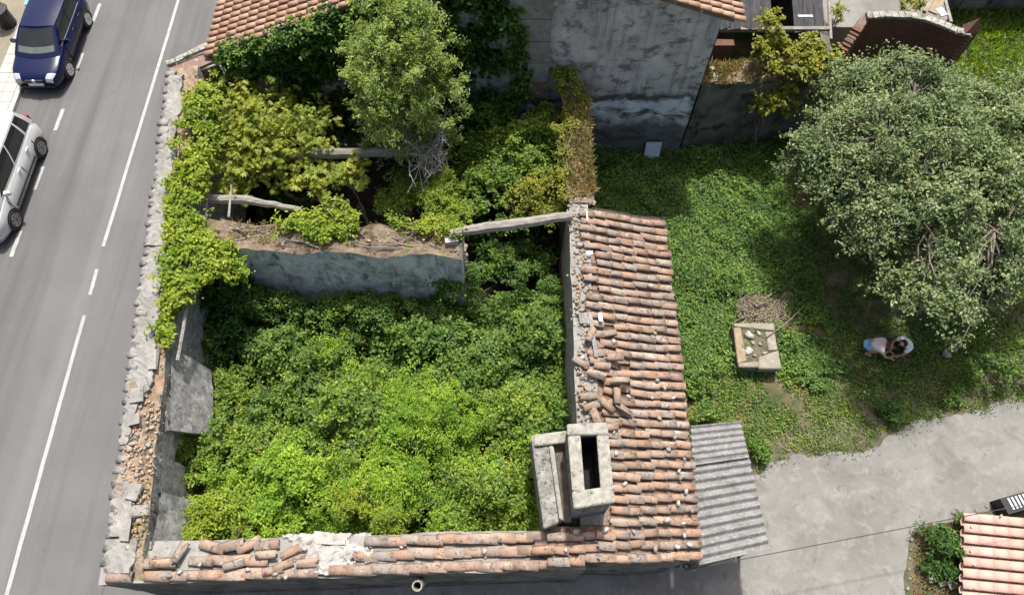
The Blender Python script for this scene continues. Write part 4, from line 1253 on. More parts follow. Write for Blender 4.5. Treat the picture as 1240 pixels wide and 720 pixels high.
# roof: tiles on both slopes; those in view one by one
def house_tiles(side, ya, yb, xlim):
    chn, stuff = [], []
    ridge = Vector((RX, 0, RZ)); eave = Vector((HL[0], 0, HL[1])) if side < 0 else Vector((HRt[0] + 0.12, 0, HRt[1] - 0.04))
    d = (eave - ridge); L = d.length; d.normalize()
    up = Vector((-d.z, 0, d.x)) if side > 0 else Vector((d.z, 0, -d.x))
    y = ya
    row = 0
    while y < yb:
        s = L - 0.1
        while s > 0.2:
            p = ridge + d * s + Vector((0, y + R.gauss(0, 0.008), 0)) + up * 0.05
            vis = row < 9 and ((side < 0 and p.x < xlim) or (side > 0 and p.x > xlim))
            dd = d + up * 0.05
            if vis:
                put_tile(house, TILES_NEW[R.randrange(3)], p, dd, up, R.gauss(0, 0.04))
            else:
                q = channel_arr(p + up * 0.0, dd, 0.40, 0.2, -up, 3)
                stuff.append(q)
            chn.append(channel_arr(p + Vector((0, 0.125, 0)) - up * 0.01, dd, 0.44, 0.2, up, 3))
            s -= 0.35
        y += 0.25
        row += 1
    o = mesh_obj('channel_tiles', *cat_mesh(chn), M['channel'], house, WL[house.name]); o['kind'] = 'stuff'
    o = mesh_obj('ridge_side_tiles', *cat_mesh(stuff), M['tile_new'], house, WL[house.name]); o['kind'] = 'stuff'


house_tiles(-1, GY - 0.16, GY + 9.5, -2.6)
house_tiles(1, GY - 0.12, GY + 9.5, 3.3)
V = [(HL[0], GY - 0.1, HL[1] - 0.05), (RX, GY - 0.1, RZ - 0.05), (HRt[0], GY - 0.1, HRt[1] - 0.05), (HL[0], GY + 9.8, HL[1] - 0.05), (RX, GY + 9.8, RZ - 0.05), (HRt[0], GY + 9.8, HRt[1] - 0.05)]
V += [(a, b, c - 0.1) for a, b, c in V]
mesh_obj('roof_deck', V, [(0, 1, 4, 3), (1, 2, 5, 4), (6, 9, 10, 7), (7, 10, 11, 8), (0, 6, 7, 1), (1, 7, 8, 2), (0, 3, 9, 6), (2, 8, 11, 5)], M['plaster_red'], house, WL[house.name])
# verge mortar band along the gable edge
mb = MB()
mb.tube([(HL[0] + 0.05, GY - 0.17, HL[1] - 0.0), (RX, GY - 0.17, RZ)], 0.07, 6)
mb.obj('verge', M['plaster_red'], house)
# stub of front wall with dark coping towards the road
s0, s1 = at(203, 80, 4.55), at(253, 57, 4.62)
mb = MB()
d_ = (s1 - s0); ang = math.atan2(d_.y, d_.x)
mb.box((s0 + s1) / 2 + Vector((0.14, -0.22, -2.4)), (d_.length, 0.42, 4.7), ang, jit=0.02)
mb.obj('wing_stub', M['plaster_red'], house)
for i in range(5):
    t = (i + 0.5) / 5
    MB().box(s0.lerp(s1, t) + Vector((-0.02, 0.03, 0.02)), (d_.length / 5 - 0.015, 0.15, 0.09), ang + R.gauss(0, 0.04), jit=0.02).obj('coping_stone', M['mossy'], house)
p0, p1 = at(225, 78, 4.5), at(262, 84, 4.4)
MB().box((p0 + p1) / 2 + Vector((0.05, 0.0, -0.03)), (0.75, 0.16, 0.08), 0.42, jit=0.03).obj('mortar_slab', M['white_plaster'], house)

# pale blue panel leaning at the foot of the gable
bp_ = at(790, 178, 0.35)
t = thing('leaning_panel', (bp_.x, GY - 0.2, 0), 'small pale blue panel leaning at the foot of the dark gable wall', 'panel')
MB().box((bp_.x, GY - 0.22, 0.34), (0.52, 0.035, 0.66), tilt=(-0.22, 0)).obj('board', M['pale_blue'], t)
MB().box((bp_.x, GY - 0.27, 0.05), (0.58, 0.06, 0.05)).obj('sill', M['dark_wood'], t)

# ------------------------------------------------------------------ low ruined wall to the right, sheds, brick wall
lw = thing('low_wall', (7.8, 15.9, 0), 'broken stone wall with dry weeds on top right of the grey gable', 'wall')
add_wall('masonry', lw, (5.75, 15.85), (10.4, 16.5), 0.85, -0.1, 3.15, 2.75, M['dark_wall'], M['dry_top'], rag=0.09, seed=41)
for _ in range(26):
    t = R.random()
    rock_obj('stone', (5.9 + 4.3 * t, 15.88 + 0.62 * t + R.uniform(-0.36, 0.36), 3.2 - 0.4 * t), R.uniform(0.07, 0.16), M['pale_stone'] if R.random() < 0.4 else M['stone'], lw)

shed = thing('dark_shed', (8.2, 18.5, 0), 'dark open shed in deep shade behind the broken stone wall', 'shed')  # stands in for a shaded courtyard, its shade put into dark colours
mb = MB()
mb.box((8.0, 21.6, 2.4), (5.2, 0.3, 4.8)); mb.box((5.95, 18.9, 2.2), (0.25, 5.4, 4.4))
mb.obj('back_wall', M['dark_wall'], shed)
MB().box((9.9, 18.9, 1.7), (0.25, 5.2, 3.0)).obj('side_wall', M['dark_wall'], shed)
mb = MB()
V = [(5.9, 17.6, 3.35), (10.0, 17.6, 3.15), (10.0, 22.0, 4.4), (5.9, 22.0, 4.6)]
V += [(a, b, c - 0.08) for a, b, c in V]
M['slate'] = surf('blackened_board', [(0.3, (0.022, 0.022, 0.024)), (0.7, (0.06, 0.06, 0.063))], 3, 0.85, 0.5, 30, stretch=(3, 0.5, 1), rnd=True, layers=[((0.11, 0.11, 0.12), 1.2, 0.6, 0.72)])  # near-black on the shed boards paints the courtyard's shade
for i in range(12):
    if i in (7, 8): continue
    x0 = 5.9 + i * 4.1 / 12
    za = 3.35 - 0.2 * i / 12
    v = [(x0, 17.6 + R.uniform(-0.1, 0.15), za), (x0 + 0.325, 17.6 + R.uniform(-0.1, 0.15), za), (x0 + 0.325, 22, za + 1.25), (x0, 22, za + 1.25)]
    b = MB(); b.add(v + [(a, q, c - 0.03 - 0.01 * (i % 2)) for a, q, c in v], [(0, 1, 2, 3), (7, 6, 5, 4), (0, 4, 5, 1), (1, 5, 6, 2), (3, 2, 6, 7), (0, 3, 7, 4)])
    b.obj('roof_board', M['slate'], shed)
for x, y in ((8.35, 17.7), (6.3, 17.7)):
    MB().box((x, y, 1.6), (0.12, 0.12, 3.2)).obj('post', M['dark_wood'], shed)
MB().box((8.1, 17.68, 3.2), (4.0, 0.13, 0.13)).obj('beam', M['dark_wood'], shed)
MB().box((6.6, 17.3, 1.6), (0.9, 0.25, 2.9), jit=0.02).obj('brick_pier', M['brick'], shed)
mb = MB(); a, b = at(966, 20, 3.9), at(984, 20, 3.9)
mb.box((a + b) / 2, ((b - a).length, 0.07, 0.05))
tag(mb.obj('batten', M['plastic_white'], None, loc=tuple(a)), 'short bright white batten lying on the dark shed roof', 'batten')
mb = MB(); a, b = at(977, 50, 3.3), at(994, 47, 3.3)
mb.box((a + b) / 2, ((b - a).length, 0.08, 0.05), 0.15)
tag(mb.obj('batten', M['old_wood'], None, loc=tuple(a)), 'short grey batten among the yellowish shrub at the shed edge', 'batten')
mb = MB(); mb.tube([at(1003, -6, 3.0), at(1006, 48, 2.95)], 0.055, 7)
tag(mb.obj('pole', M['old_wood'], None, loc=tuple(at(1003, -6, 3.0))), 'long pale pole lying beside the dark shed near the brick wall', 'pole')

# concrete terrace behind the brick wall
tr = MB().box((13.0, 22.6, 0.55), (5.6, 5.2, 1.1)).obj('terrace', M['drive'])
tag(tr, kind='structure', label='pale concrete terrace behind the curved brick wall')
bw = thing('brick_wall', tuple(at(1110, 60, 0)), 'red brick garden wall with sweeping curved coping behind the tree', 'wall')
ctl = [(1050, 19), (1075, 17), (1100, 18), (1120, 21), (1140, 28), (1158, 36), (1178, 40)]
pts = [at(u, v, 2.55 - 0.012 * i) for i, (u, v) in enumerate(ctl)]
fine = []
for a, b in zip(pts[:-1], pts[1:]):
    for i in range(6): fine.append(a.lerp(b, i / 6))
fine.append(pts[-1])
mb = MB(); bb = MB(); cop = []
n = len(fine)
zt = lambda i: fine[i].z - 0.07
V, F = [], []
for i, p in enumerate(fine):
    for z in (-0.1, zt(i)):
        V += [(p.x, p.y - 0.10, z), (p.x, p.y + 0.12, z)]
for i in range(n - 1):
    a = i * 4
    F += [(a, a + 4, a + 6, a + 2), (a + 1, a + 3, a + 7, a + 5), (a + 2, a + 6, a + 7, a + 3)]
F += [(0, 2, 3, 1), ((n - 1) * 4, (n - 1) * 4 + 1, (n - 1) * 4 + 3, (n - 1) * 4 + 2)]
mesh_obj('core', V, F, M['brick_mortar'], bw, WL[bw.name])
# brick courses (too small to pick apart singly): one part, real joints
acc = [0]
for a, b in zip(fine[:-1], fine[1:]): acc.append(acc[-1] + (b - a).length)


def along(s):
    for i in range(n - 1):
        if acc[i + 1] >= s:
            return fine[i].lerp(fine[i + 1], (s - acc[i]) / (acc[i + 1] - acc[i]))
    return fine[-1]


z = 0.02; k = 0
while z < 2.5:
    s = 0.12 * (k % 2)
    while s < acc[-1] - 0.2:
        p, q = along(s), along(s + 0.215)
        if z + 0.07 < min(p.z, q.z) - 0.07:
            an = math.atan2(q.y - p.y, q.x - p.x)
            bb.box(((p.x + q.x) / 2, (p.y + q.y) / 2 - 0.105 - R.uniform(0, 0.012), z + 0.033), (0.213, 0.03, 0.066), an)
        s += 0.228
    z += 0.079; k += 1
o = bb.obj('brick_courses', M['brick'], bw); o['kind'] = 'stuff'
s = 0.0
while s < acc[-1] - 0.1:
    p, q = along(s), along(s + 0.2)
    an = math.atan2(q.y - p.y, q.x - p.x)
    MB().box(((p.x + q.x) / 2, (p.y + q.y) / 2 + 0.01, (p.z + q.z) / 2 - 0.03 + R.uniform(-0.008, 0.008)), (0.205, 0.27, 0.085), an, tilt=(0, -math.atan2(q.z - p.z, 0.2)), jit=0.01).obj('coping_brick', M['mossy'], bw)
    s += 0.22
# sloping left return of the wall and the pointed pier at its right end
r0, r1 = at(1049, 20, 2.5), at(1017, 62, 2.2)
V, F = [], []
d_ = Vector((r1.x - r0.x, r1.y - r0.y, 0)).normalized(); e_ = Vector((-d_.y, d_.x, 0)) * 0.13
for p, zt_ in ((r0, 2.48), (r0.lerp(r1, 0.5), 2.1), (r1, 1.3)):
    for s_ in (-1, 1):
        V += [(p.x + e_.x * s_, p.y + e_.y * s_, -0.1), (p.x + e_.x * s_, p.y + e_.y * s_, zt_)]
for i in range(2):
    a = i * 4
    F += [(a, a + 1, a + 5, a + 4), (a + 2, a + 6, a + 7, a + 3), (a + 1, a + 3, a + 7, a + 5)]
F += [(8, 9, 11, 10), (0, 2, 3, 1)]
mesh_obj('return_core', V, F, M['brick_mortar'], bw, WL[bw.name])
bb = MB()
L_ = (Vector((r1.x, r1.y, 0)) - Vector((r0.x, r0.y, 0))).length
z = 0.02; k = 0
while z < 2.45:
    s = 0.0 if k % 2 else 0.11
    while s < L_ - 0.1:
        t = (s + 0.1) / L_
        zz = 2.48 - 0.76 * t if t < 0.5 else 2.1 - 1.6 * (t - 0.5)
        if z + 0.08 < zz + 0.04:
            p = r0.lerp(r1, t)
            bb.box((p.x, p.y, z + 0.033), (0.21, 0.31, 0.066), math.atan2(d_.y, d_.x))
        s += 0.228
    z += 0.079; k += 1
o = bb.obj('brick_courses', M['brick'], bw); o['kind'] = 'stuff'
pr_ = at(1176, 36, 2.5)
mb = MB(); mb.prism([(pr_.x - 0.2, pr_.y - 0.14), (pr_.x + 0.2, pr_.y - 0.14), (pr_.x + 0.2, pr_.y + 0.2), (pr_.x - 0.2, pr_.y + 0.2)], -0.1, 2.48)
b5 = len(mb.v); mb.add([(pr_.x - 0.22, pr_.y - 0.16, 2.483), (pr_.x + 0.22, pr_.y - 0.16, 2.483), (pr_.x + 0.22, pr_.y + 0.22, 2.483), (pr_.x - 0.22, pr_.y + 0.22, 2.483), (pr_.x + 0.05, pr_.y + 0.05, 2.95)], [(0, 1, 4), (1, 2, 4), (2, 3, 4), (3, 0, 4), (3, 2, 1, 0)])
mb.obj('pointed_pier', M['brick'], bw)

# timber frame and dark outbuilding beyond
tf = thing('timber_frame', tuple(at(1135, 15, 1.1)), 'pale plank frame leaning on the terrace behind the curved brick wall', 'frame')
for (u0, v0, u1, v1, wd) in ((1118, 16, 1137, -14, 0.12), (1128, 18, 1145, -12, 0.30), (1150, 29, 1143, -12, 0.10)):
    a, b = at(u0, v0, 2.35), at(u1, v1, 2.5)
    d = b - a
    MB().box((a + b) / 2, (d.length, wd, 0.06), math.atan2(d.y, d.x)).obj('plank', M['board'] if wd > 0.11 else M['old_wood'], tf)
MB().box(at(1140, 15, 2.45), (0.25, 0.35, 0.05), 0.3).obj('plank', M['plastic_white'], tf)
for u, v in ((1120, 14), (1149, 24)):
    p = at(u, v, 2.3)
    MB().box((p.x, p.y, 1.15), (0.08, 0.08, 2.3)).obj('post', M['dark_wood'], tf)
ob = thing('outbuilding', (18.6, 25, 0), 'dark grey flat roofed outbuilding at the top right edge', 'building')
mb = MB(); mb.box((18.4, 24.3, 1.2), (4.6, 4.4, 2.4)); mb.obj('wall', M['dark_wall'], ob)
MB().box((18.4, 24.25, 2.45), (4.9, 4.7, 0.12)).obj('roof', M['slate'], ob)
MB().box((17.6, 22.08, 0.95), (0.9, 0.05, 1.9)).obj('door', M['dark_wood'], ob)

# ------------------------------------------------------------------ pink tiled roof, lower right
ph = thing('pink_roofed_shed', (12.3, 1.6, 0), 'low pale pink tiled roof at the lower right corner of the picture', 'shed')
A0, A1 = at(1167, 620, 0.62), at(1164, 760, 0.62)
rowd = Vector((1, -0.085, -0.05)).normalized()           # down the slope
acr = Vector((A1.x - A0.x, A1.y - A0.y, 0)).normalized()
upv = rowd.cross(Vector((0, 1, 0))).normalized()
if upv.z < 0: upv = -upv
TP = [tile_mesh('roof_tile', M['tile_pink'], 0.46, 0.26, 0.235, rise=0.5, broken=0.003 * i, seed=i + 40) for i in range(2)]
chn = []
for i in range(18):
    for k in range(11):
        p = A0 + acr * (0.12 + i * 0.285) + rowd * (0.2 + k * 0.385) + Vector((0, 0, 0.02))
        if i < 9:
            put_tile(ph, TP[R.randrange(2)], p, rowd + Vector((0, 0, -0.02)), (0, 0, 1), R.gauss(0, 0.02), sc=1.0)
        else:
            chn.append(channel_arr(p, rowd, 0.4, 0.22, -upv, 3))
        chn.append(channel_arr(p + acr * 0.142 - Vector((0, 0, 0.02)), rowd, 0.46, 0.22, upv, 3))
o = mesh_obj('channel_tiles', *cat_mesh(chn), M['tile_pink'], ph, WL[ph.name]); o['kind'] = 'stuff'
for (u, v) in ((1176, 637), (1175, 666), (1180, 684), (1180, 712), (1213, 624)):
    p = at(u, v, 0.72)
    rock_obj('mortar_dab', p, 0.06, M['white_plaster'], ph, 0.3)
q = [A0 + acr * 0.05 + rowd * 0.08, A0 + acr * 0.05 + rowd * 4.2, A0 + acr * 4.4 + rowd * 4.2, A0 + acr * 4.4 + rowd * 0.08]
mb = MB(); mb.add([tuple(p - Vector((0, 0, 0.09))) for p in q] + [tuple(p - Vector((0, 0, 0.16))) for p in q], [(3, 2, 1, 0), (4, 5, 6, 7), (0, 1, 5, 4), (1, 2, 6, 5), (2, 3, 7, 6), (3, 0, 4, 7)])
mb.obj('roof_deck', M['dark_wood'], ph)
mb = MB(); c = (q[0] + q[2]) / 2
mb.prism([(p.x * 0.94 + c.x * 0.06, p.y * 0.94 + c.y * 0.06) for p in q], -0.4, 0.38)
mb.obj('wall', M['dark_wall'], ph)
# slatted crate at its corner
sb = thing('slatted_crate', tuple(at(1230, 612, 0)), 'black framed crate with pale slats beside the pink roof and drive', 'crate')
c = at(1236, 607, 0.5)
MB().box((c.x, c.y, 0.24), (0.95, 0.42, 0.48), 0.25).obj('body', M['trim'], sb)
for i in range(7):
    e = Vector((-0.28 + i * 0.11, 0.02, 0)); e.rotate(Matrix.Rotation(0.25, 3, 'Z'))
    MB().box((c.x + e.x, c.y + e.y, 0.496), (0.05, 0.30, 0.03), 0.25).obj('slat', M['plastic_white'], sb)

# ------------------------------------------------------------------ old stone well head in the yard
wl = thing('stone_well', tuple(at(917, 425, 0)), 'square old well head of slabs filled with stones and mud in the grass', 'well')
W = [at(887, 392, 0.5), at(938, 392, 0.5), at(945, 446, 0.5), at(894, 444, 0.5)]
wc = sum((p for p in W), Vector()) / 4
mb = MB(); mb.prism([(p.x * 0.97 + wc.x * 0.03, p.y * 0.97 + wc.y * 0.03) for p in W], -0.1, 0.40)
mb.obj('base', M['dark_wall'], wl)


def slab(poly, z0, z1, mat, name='rim_slab'):
    quad_block([at(u, v, z1) for u, v in poly], z0, z1, name, M[mat], wl, 0.01)


slab(((888, 396), (897, 396), (904, 436), (894, 440)), 0.36, 0.52, 'board')
slab(((889, 391), (937, 391), (938, 400), (889, 395)), 0.36, 0.50, 'slab_stone')
slab(((894, 438.5), (919, 437), (919, 444), (894, 444)), 0.30, 0.50, 'slab_stone')
slab(((919, 432), (943, 424), (946, 446), (919, 446)), 0.28, 0.54, 'slab_stone')
slab(((927, 401), (938, 401), (942, 423), (931, 424)), 0.34, 0.49, 'slab_stone')
mb = MB(); mb.prism([(p.x * 0.9 + wc.x * 0.1, p.y * 0.9 + wc.y * 0.1) for p in W], 0.39, 0.44)
mb.obj('mud', M['trodden_earth'], wl)
for u, v, s in ((907, 407, 0.20), (918, 402, 0.17), (906, 425, 0.19), (914, 431, 0.10), (926, 427, 0.12), (920, 416, 0.12), (911, 415, 0.09), (932, 411, 0.1)):
    rock_obj('stone', at(u, v, 0.47), s, M['pale_stone'] if s > 0.15 else M['stone'], wl, 0.45)
br = thing('brushwood_pile', tuple(at(925, 378, 0)), 'heap of dead brushwood and cut twigs just above the old well', 'brushwood')
mb = MB()
for _ in range(130):
    c = at(R.gauss(924, 13), R.gauss(380, 9), R.uniform(0.02, 0.16))
    a = R.gauss(0.7, 0.7); L = R.uniform(0.25, 1.0)
    d = Vector((math.cos(a), math.sin(a), R.gauss(0, 0.15))) * L / 2
    mb.tube([c - d, c + Vector((0, 0, 0.03)), c + d], [0.016, 0.013, 0.006], 4, cap=False)
mb.tube([at(928, 408, 0.55), at(950, 393, 0.5), at(972, 372, 0.25)], [0.02, 0.018, 0.012], 5)
mb.tube([at(915, 371, 0.3), at(935, 362, 0.3)], [0.03, 0.02], 5)
mb.obj('twigs', M['bark'], br)
V, F = leaf_arrays(np.array([at(R.gauss(926, 14), R.gauss(379, 10), R.uniform(0.02, 0.2)) for _ in range(700)]), NR.normal(size=(700, 3)) * 0.5 + [0, 0, 1], np.full(700, 0.07))
mesh_obj('dead_leaves', V, F, M['dry_grass'], br, WL[br.name])
tag(rock_obj('boulder', at(1145, 427, 0.1), 0.27, M['pale_stone'], None, 0.6), 'single white boulder on the ground under the big tree right of the people', 'boulder')
for u, v, s, lb in ((1047, 474, 0.09, 'small white stone in the grass below the crouching people'), (955, 545, 0.06, 'tiny white stone on the bare earth beside the drive'), (1145, 424, 0.08, 'small pale stone touching the white boulder'), (982, 503, 0.05, 'tiny pale stone in the grass above the drive edge')):
    tag(rock_obj('small_stone', at(u, v, 0.03), s, M['pale_stone'], None, 0.6), lb, 'stone')


# ------------------------------------------------------------------ cars
def car(name, label, loc, L, Wd, prof, belt, roof, paint, rimm, wheel_y, wr, hatch=True, front_light=True, long_glass=False):
    """car with its nose towards -Y; prof = side outline (y, z) of bonnet / tail at the centre line"""
    t = thing(name, loc, label, 'car', 'cars parked along the kerb')
    O = Vector(loc)
    H = Wd / 2

    def halfw(y):
        k = 1.0
        if y < 0.55: k = 0.80 + 0.20 * math.sin(min(1, y / 0.55) * math.pi / 2)
        if y > L - 0.35: k = 0.86 + 0.14 * math.sin(min(1, (L - y) / 0.35) * math.pi / 2)
        return H * k

    def topz(y):
        for (a, za), (b, zb) in zip(prof[:-1], prof[1:]):
            if a <= y <= b: return za + (zb - za) * (y - a) / (b - a)
        return prof[-1][1]
    ys = [0, 0.03, 0.1, 0.22, 0.4, 0.6, 0.85, 1.1, 1.5, 2.0, 2.5, 3.0, L - 0.6, L - 0.35, L - 0.15, L - 0.04, L]
    sec = lambda y: [(0.0, 0.20), (0.80 * halfw(y), 0.20), (0.95 * halfw(y), 0.27), (1.0 * halfw(y), 0.48), (0.995 * halfw(y), min(0.66, topz(y) - 0.10)), (0.965 * halfw(y), topz(y) - 0.055), (0.91 * halfw(y), topz(y) - 0.015), (0.6 * halfw(y), topz(y) + 0.02), (0, topz(y) + 0.03)]
    V, F = [], []
    m = 0
    for y in ys:
        s = sec(y)
        full = s + [(-a, b) for a, b in reversed(s[1:-1])]
        m = len(full)
        V += [(O.x + a, O.y + y, O.z + b) for a, b in full]
    for i in range(len(ys) - 1):
        for k in range(m):
            F.append((i * m + k, i * m + (k + 1) % m, (i + 1) * m + (k + 1) % m, (i + 1) * m + k))
    F.append(tuple(range(m - 1, -1, -1)))
    F.append(tuple((len(ys) - 1) * m + k for k in range(m)))
    F = [tuple(reversed(f)) for f in F]
    mesh_obj('body', V, F, M[paint], t, loc, smooth=True)
    # greenhouse
    (yb0, yb1), (yr0, yr1), zr = roof
    zb = belt

    def S(side, u, v):
        """point on the cabin: side, position u along it, v from belt (0) to roof (1)"""
        bul = 0.035 * math.sin(math.pi * v)
        wv = H * (0.915 - 0.195 * v) + bul * 0.7
        yf = yb0 + (yr0 - yb0) * v; yk = yb1 + (yr1 - yb1) * v
        z = zb + (zr - zb) * v
        if side == 'front':
            x = (2 * u - 1) * wv; y = yf - 0.16 * (1 - (2 * u - 1) ** 2) * (1 - 0.3 * v)
        elif side == 'rear':
            x = (1 - 2 * u) * wv; y = yk + 0.07 * (1 - (2 * u - 1) ** 2)
        elif side == 'left':
            x = wv + 0.02 * math.sin(math.pi * u); y = yf + (yk - yf) * u
        else:
            x = -wv - 0.02 * math.sin(math.pi * u); y = yk + (yf - yk) * u
        return Vector((O.x + x, O.y + y, O.z + z))

    def patch(side, u0, u1, v0, v1, off, nu=8, nv=5, trap=0.0):
        V, F = [], []
        cc = Vector((O.x, O.y + (yb0 + yb1) / 2, O.z + zb))
        for i in range(nu + 1):
            for j in range(nv + 1):
                v = v0 + (v1 - v0) * j / nv
                u = u0 + (u1 - u0) * i / nu
                p = S(side, u, v)
                if off:
                    e = 0.01
                    n_ = (S(side, min(u + e, 1), v) - S(side, max(u - e, 0), v)).cross(S(side, u, v + e) - S(side, u, v - e)).normalized()
                    p = p + n_ * off
                V.append(tuple(p))
        k = nv + 1
        for i in range(nu):
            for j in range(nv):
                F.append((i * k + j, (i + 1) * k + j, (i + 1) * k + j + 1, i * k + j + 1))
        return V, F
    mb = MB()
    for s in ('front', 'left', 'rear', 'right'):
        mb.add(*patch(s, 0, 1, -0.10, 1, 0))
    mb.obj('pillars', M[paint], t, loc, smooth=True)
    # roof panel
    V, F = [], []
    nu, nv = 8, 10
    for i in range(nv + 1):
        v = i / nv
        for j in range(nu + 1):
            u = j / nu
            a = S('right', 1 - v, 1.0); b = S('left', v, 1.0)
            p = a.lerp(b, u)
            fr = S('front', u, 1.0).y - S('front', 0, 1).y
            bk_ = S('rear', 1 - u, 1.0).y - S('rear', 0, 1).y
            p.y += fr * (1 - v) + bk_ * v
            p.z += 0.055 * (1 - (2 * u - 1) ** 2) ** 0.7 + 0.03 * math.sin(math.pi * v) * (1 - (2 * u - 1) ** 4)
            V.append(tuple(p))
    for i in range(nv):
        for j in range(nu):
            a = i * (nu + 1) + j
            F.append((a, a + 1, a + nu + 2, a + nu + 1))
    mesh_obj('roof_panel', V, F, M[paint], t, loc, smooth=True)

    def glass(nm, *a):
        o = MB(); o.add(*patch(*a)); return o.obj(nm, M['car_glass'], t, loc, smooth=True)
    ws = glass('windscreen', 'front', 0.055, 0.945, 0.05, 0.94, 0.008)
    o = MB(); o.add(*patch('front', 0.09, 0.91, 0.075, 0.30, 0.0095, 10, 3)); o.obj('dashboard', M['dash'], ws, loc, smooth=True)
    glass('rear_window', 'rear', 0.08, 0.92, 0.15, 0.92, 0.008)
    cuts = ((0.08, 0.45), (0.47, 0.80), (0.83, 0.95)) if long_glass else ((0.10, 0.48), (0.51, 0.84))
    for s in ('left', 'right'):
        for (a, b) in cuts:
            if s == 'right': a, b = 1 - b, 1 - a
            glass('side_window', s, a, b, 0.08, 0.90, 0.006)
        o = MB(); a, b = cuts[0][0], cuts[-1][1]
        if s == 'right': a, b = 1 - b, 1 - a
        o.add(*patch(s, a - 0.01, b + 0.01, 0.015, 0.065, 0.012, 8, 1)); o.obj('window_trim', M['chrome'], t, loc)
    # wheels
    for sx in (-1, 1):
        for wy in wheel_y:
            cxx = O.x + sx * (H - 0.085)
            c = Vector((cxx, O.y + wy, O.z + wr))
            ar = MB(); n = 18; V = []
            for x_ in (0.085, 0.089):
                V += [(O.x + sx * (H - 0.085 + x_), c.y + (wr + 0.055) * math.cos(math.pi * 2 * k / n), max(O.z + 0.19, c.z + (wr + 0.055) * math.sin(math.pi * 2 * k / n))) for k in range(n)]
            ar.add(V, [tuple(range(n)), tuple(range(2 * n - 1, n - 1, -1))] + [(k, (k + 1) % n, n + (k + 1) % n, n + k) for k in range(n)])
            ar.obj('wheel_arch', M['trim'], t, loc)
            wt = MB(); n = 20; V = []
            prof_ = [(-0.10, wr * 0.66), (-0.10, wr * 0.93), (-0.07, wr), (0.07, wr), (0.108, wr * 0.93), (0.110, wr * 0.70), (0.09, wr * 0.66)]
            for (x_, r) in prof_:
                V += [(c.x + sx * x_, c.y + r * math.cos(6.2832 * k / n), c.z + r * math.sin(6.2832 * k / n)) for k in range(n)]
            Fw = [(i * n + k, i * n + (k + 1) % n, (i + 1) * n + (k + 1) % n, (i + 1) * n + k) for i in range(len(prof_) - 1) for k in range(n)]
            Fw += [tuple(range(n)), tuple((len(prof_) - 1) * n + k for k in range(n))]
            wt.add(V, Fw)
            wo = wt.obj('wheel', M['tyre'], t, tuple(c))
            rm = MB(); ns = 7
            ring = []
            for k in range(ns):
                a = 6.2832 * k / ns + 0.2
                d = Vector((0, math.cos(a), math.sin(a))); e = Vector((0, -math.sin(a), math.cos(a)))
                r0_, r1_ = wr * 0.08, wr * 0.66
                w0_, w1_ = wr * 0.10, wr * 0.15
                x0, x1 = sx * 0.094, sx * 0.112
                P = []
                for xx in (x0, x1):
                    P += [c + d * r0_ - e * w0_ + Vector((xx, 0, 0)), c + d * r0_ + e * w0_ + Vector((xx, 0, 0)), c + d * r1_ + e * w1_ + Vector((xx, 0, 0)), c + d * r1_ - e * w1_ + Vector((xx, 0, 0))]
                rm.add(P, [(0, 1, 2, 3), (7, 6, 5, 4), (0, 4, 5, 1), (1, 5, 6, 2), (2, 6, 7, 3), (3, 7, 4, 0)])
            n = 20; V = []
            for (x_, r) in ((0.095, wr * 0.60), (0.113, wr * 0.61), (0.113, wr * 0.69), (0.095, wr * 0.70)):
                V += [(c.x + sx * x_, c.y + r * math.cos(6.2832 * k / n), c.z + r * math.sin(6.2832 * k / n)) for k in range(n)]
            rm.add(V, [(i * n + k, i * n + (k + 1) % n, (i + 1) * n + (k + 1) % n, (i + 1) * n + k) for i in range(3) for k in range(n)])
            rm.obj('rim', M[rimm], wo, tuple(c))
    # fittings
    hb = topz(0.2)
    for sx in (-1, 1):
        x = O.x + sx * H * 0.66
        if front_light:
            hd = MB()
            P = []
            for i in range(6):
                y = 0.0 + 0.24 * i / 5
                for j in range(5):
                    f = 0.60 + 0.33 * j / 4 + 0.03 * i / 5
                    hwy = halfw(max(y, 0.02))
                    zz = topz(y) + (0.02 - 0.035 * (f - 0.6) / 0.31 if f < 0.91 else -0.015 - 0.04 * (f - 0.91) / 0.055) + 0.014
                    if i == 0: zz -= 0.06
                    P.append((O.x + sx * hwy * f, O.y + y - (0.022 if i == 0 else (0.012 if i == 1 else 0)), O.z + zz - 0.03 * (1 - j / 4) * (i == 5)))
            q = [(i * 5 + j, i * 5 + j + 1, (i + 1) * 5 + j + 1, (i + 1) * 5 + j) for i in range(5) for j in range(4)]
            hd.add(P, q)
            hd.obj('headlight', M['lamp_glass'], t, loc)
        tl = MB().box((O.x + sx * (H * 0.80), O.y + L - 0.09, O.z + belt - 0.02), (0.13, 0.16, 0.26) if not long_glass else (0.10, 0.14, 0.40), jit=0.01)
        tl.obj('tail_light', M['tail_red'], t, loc)
        mr = MB(); mc = Vector((O.x + sx * (H + 0.08), O.y + yb0 + 0.50, O.z + belt + 0.05))
        mr.box(mc, (0.20, 0.10, 0.13), 0.2 * sx, jit=0.015)
        mr.box(mc + Vector((-sx * 0.12, 0.02, -0.05)), (0.10, 0.06, 0.04))
        mr.obj('mirror', M[paint], t, loc)
        for hy in (0.44, 0.68):
            yy = yb0 + (yb1 - yb0) * hy
            MB().box((O.x + sx * (H * 0.99 + 0.012), O.y + yy, O.z + belt - 0.14), (0.03, 0.17, 0.035)).obj('door_handle', M[paint if long_glass else 'trim'], t, loc)
        MB().box((O.x + sx * (H + 0.008), O.y + (wheel_y[0] + wheel_y[1]) / 2, O.z + 0.47), (0.025, (wheel_y[1] - wheel_y[0]) - 2 * wr - 0.25, 0.06)).obj('side_moulding', M['trim'], t, loc)
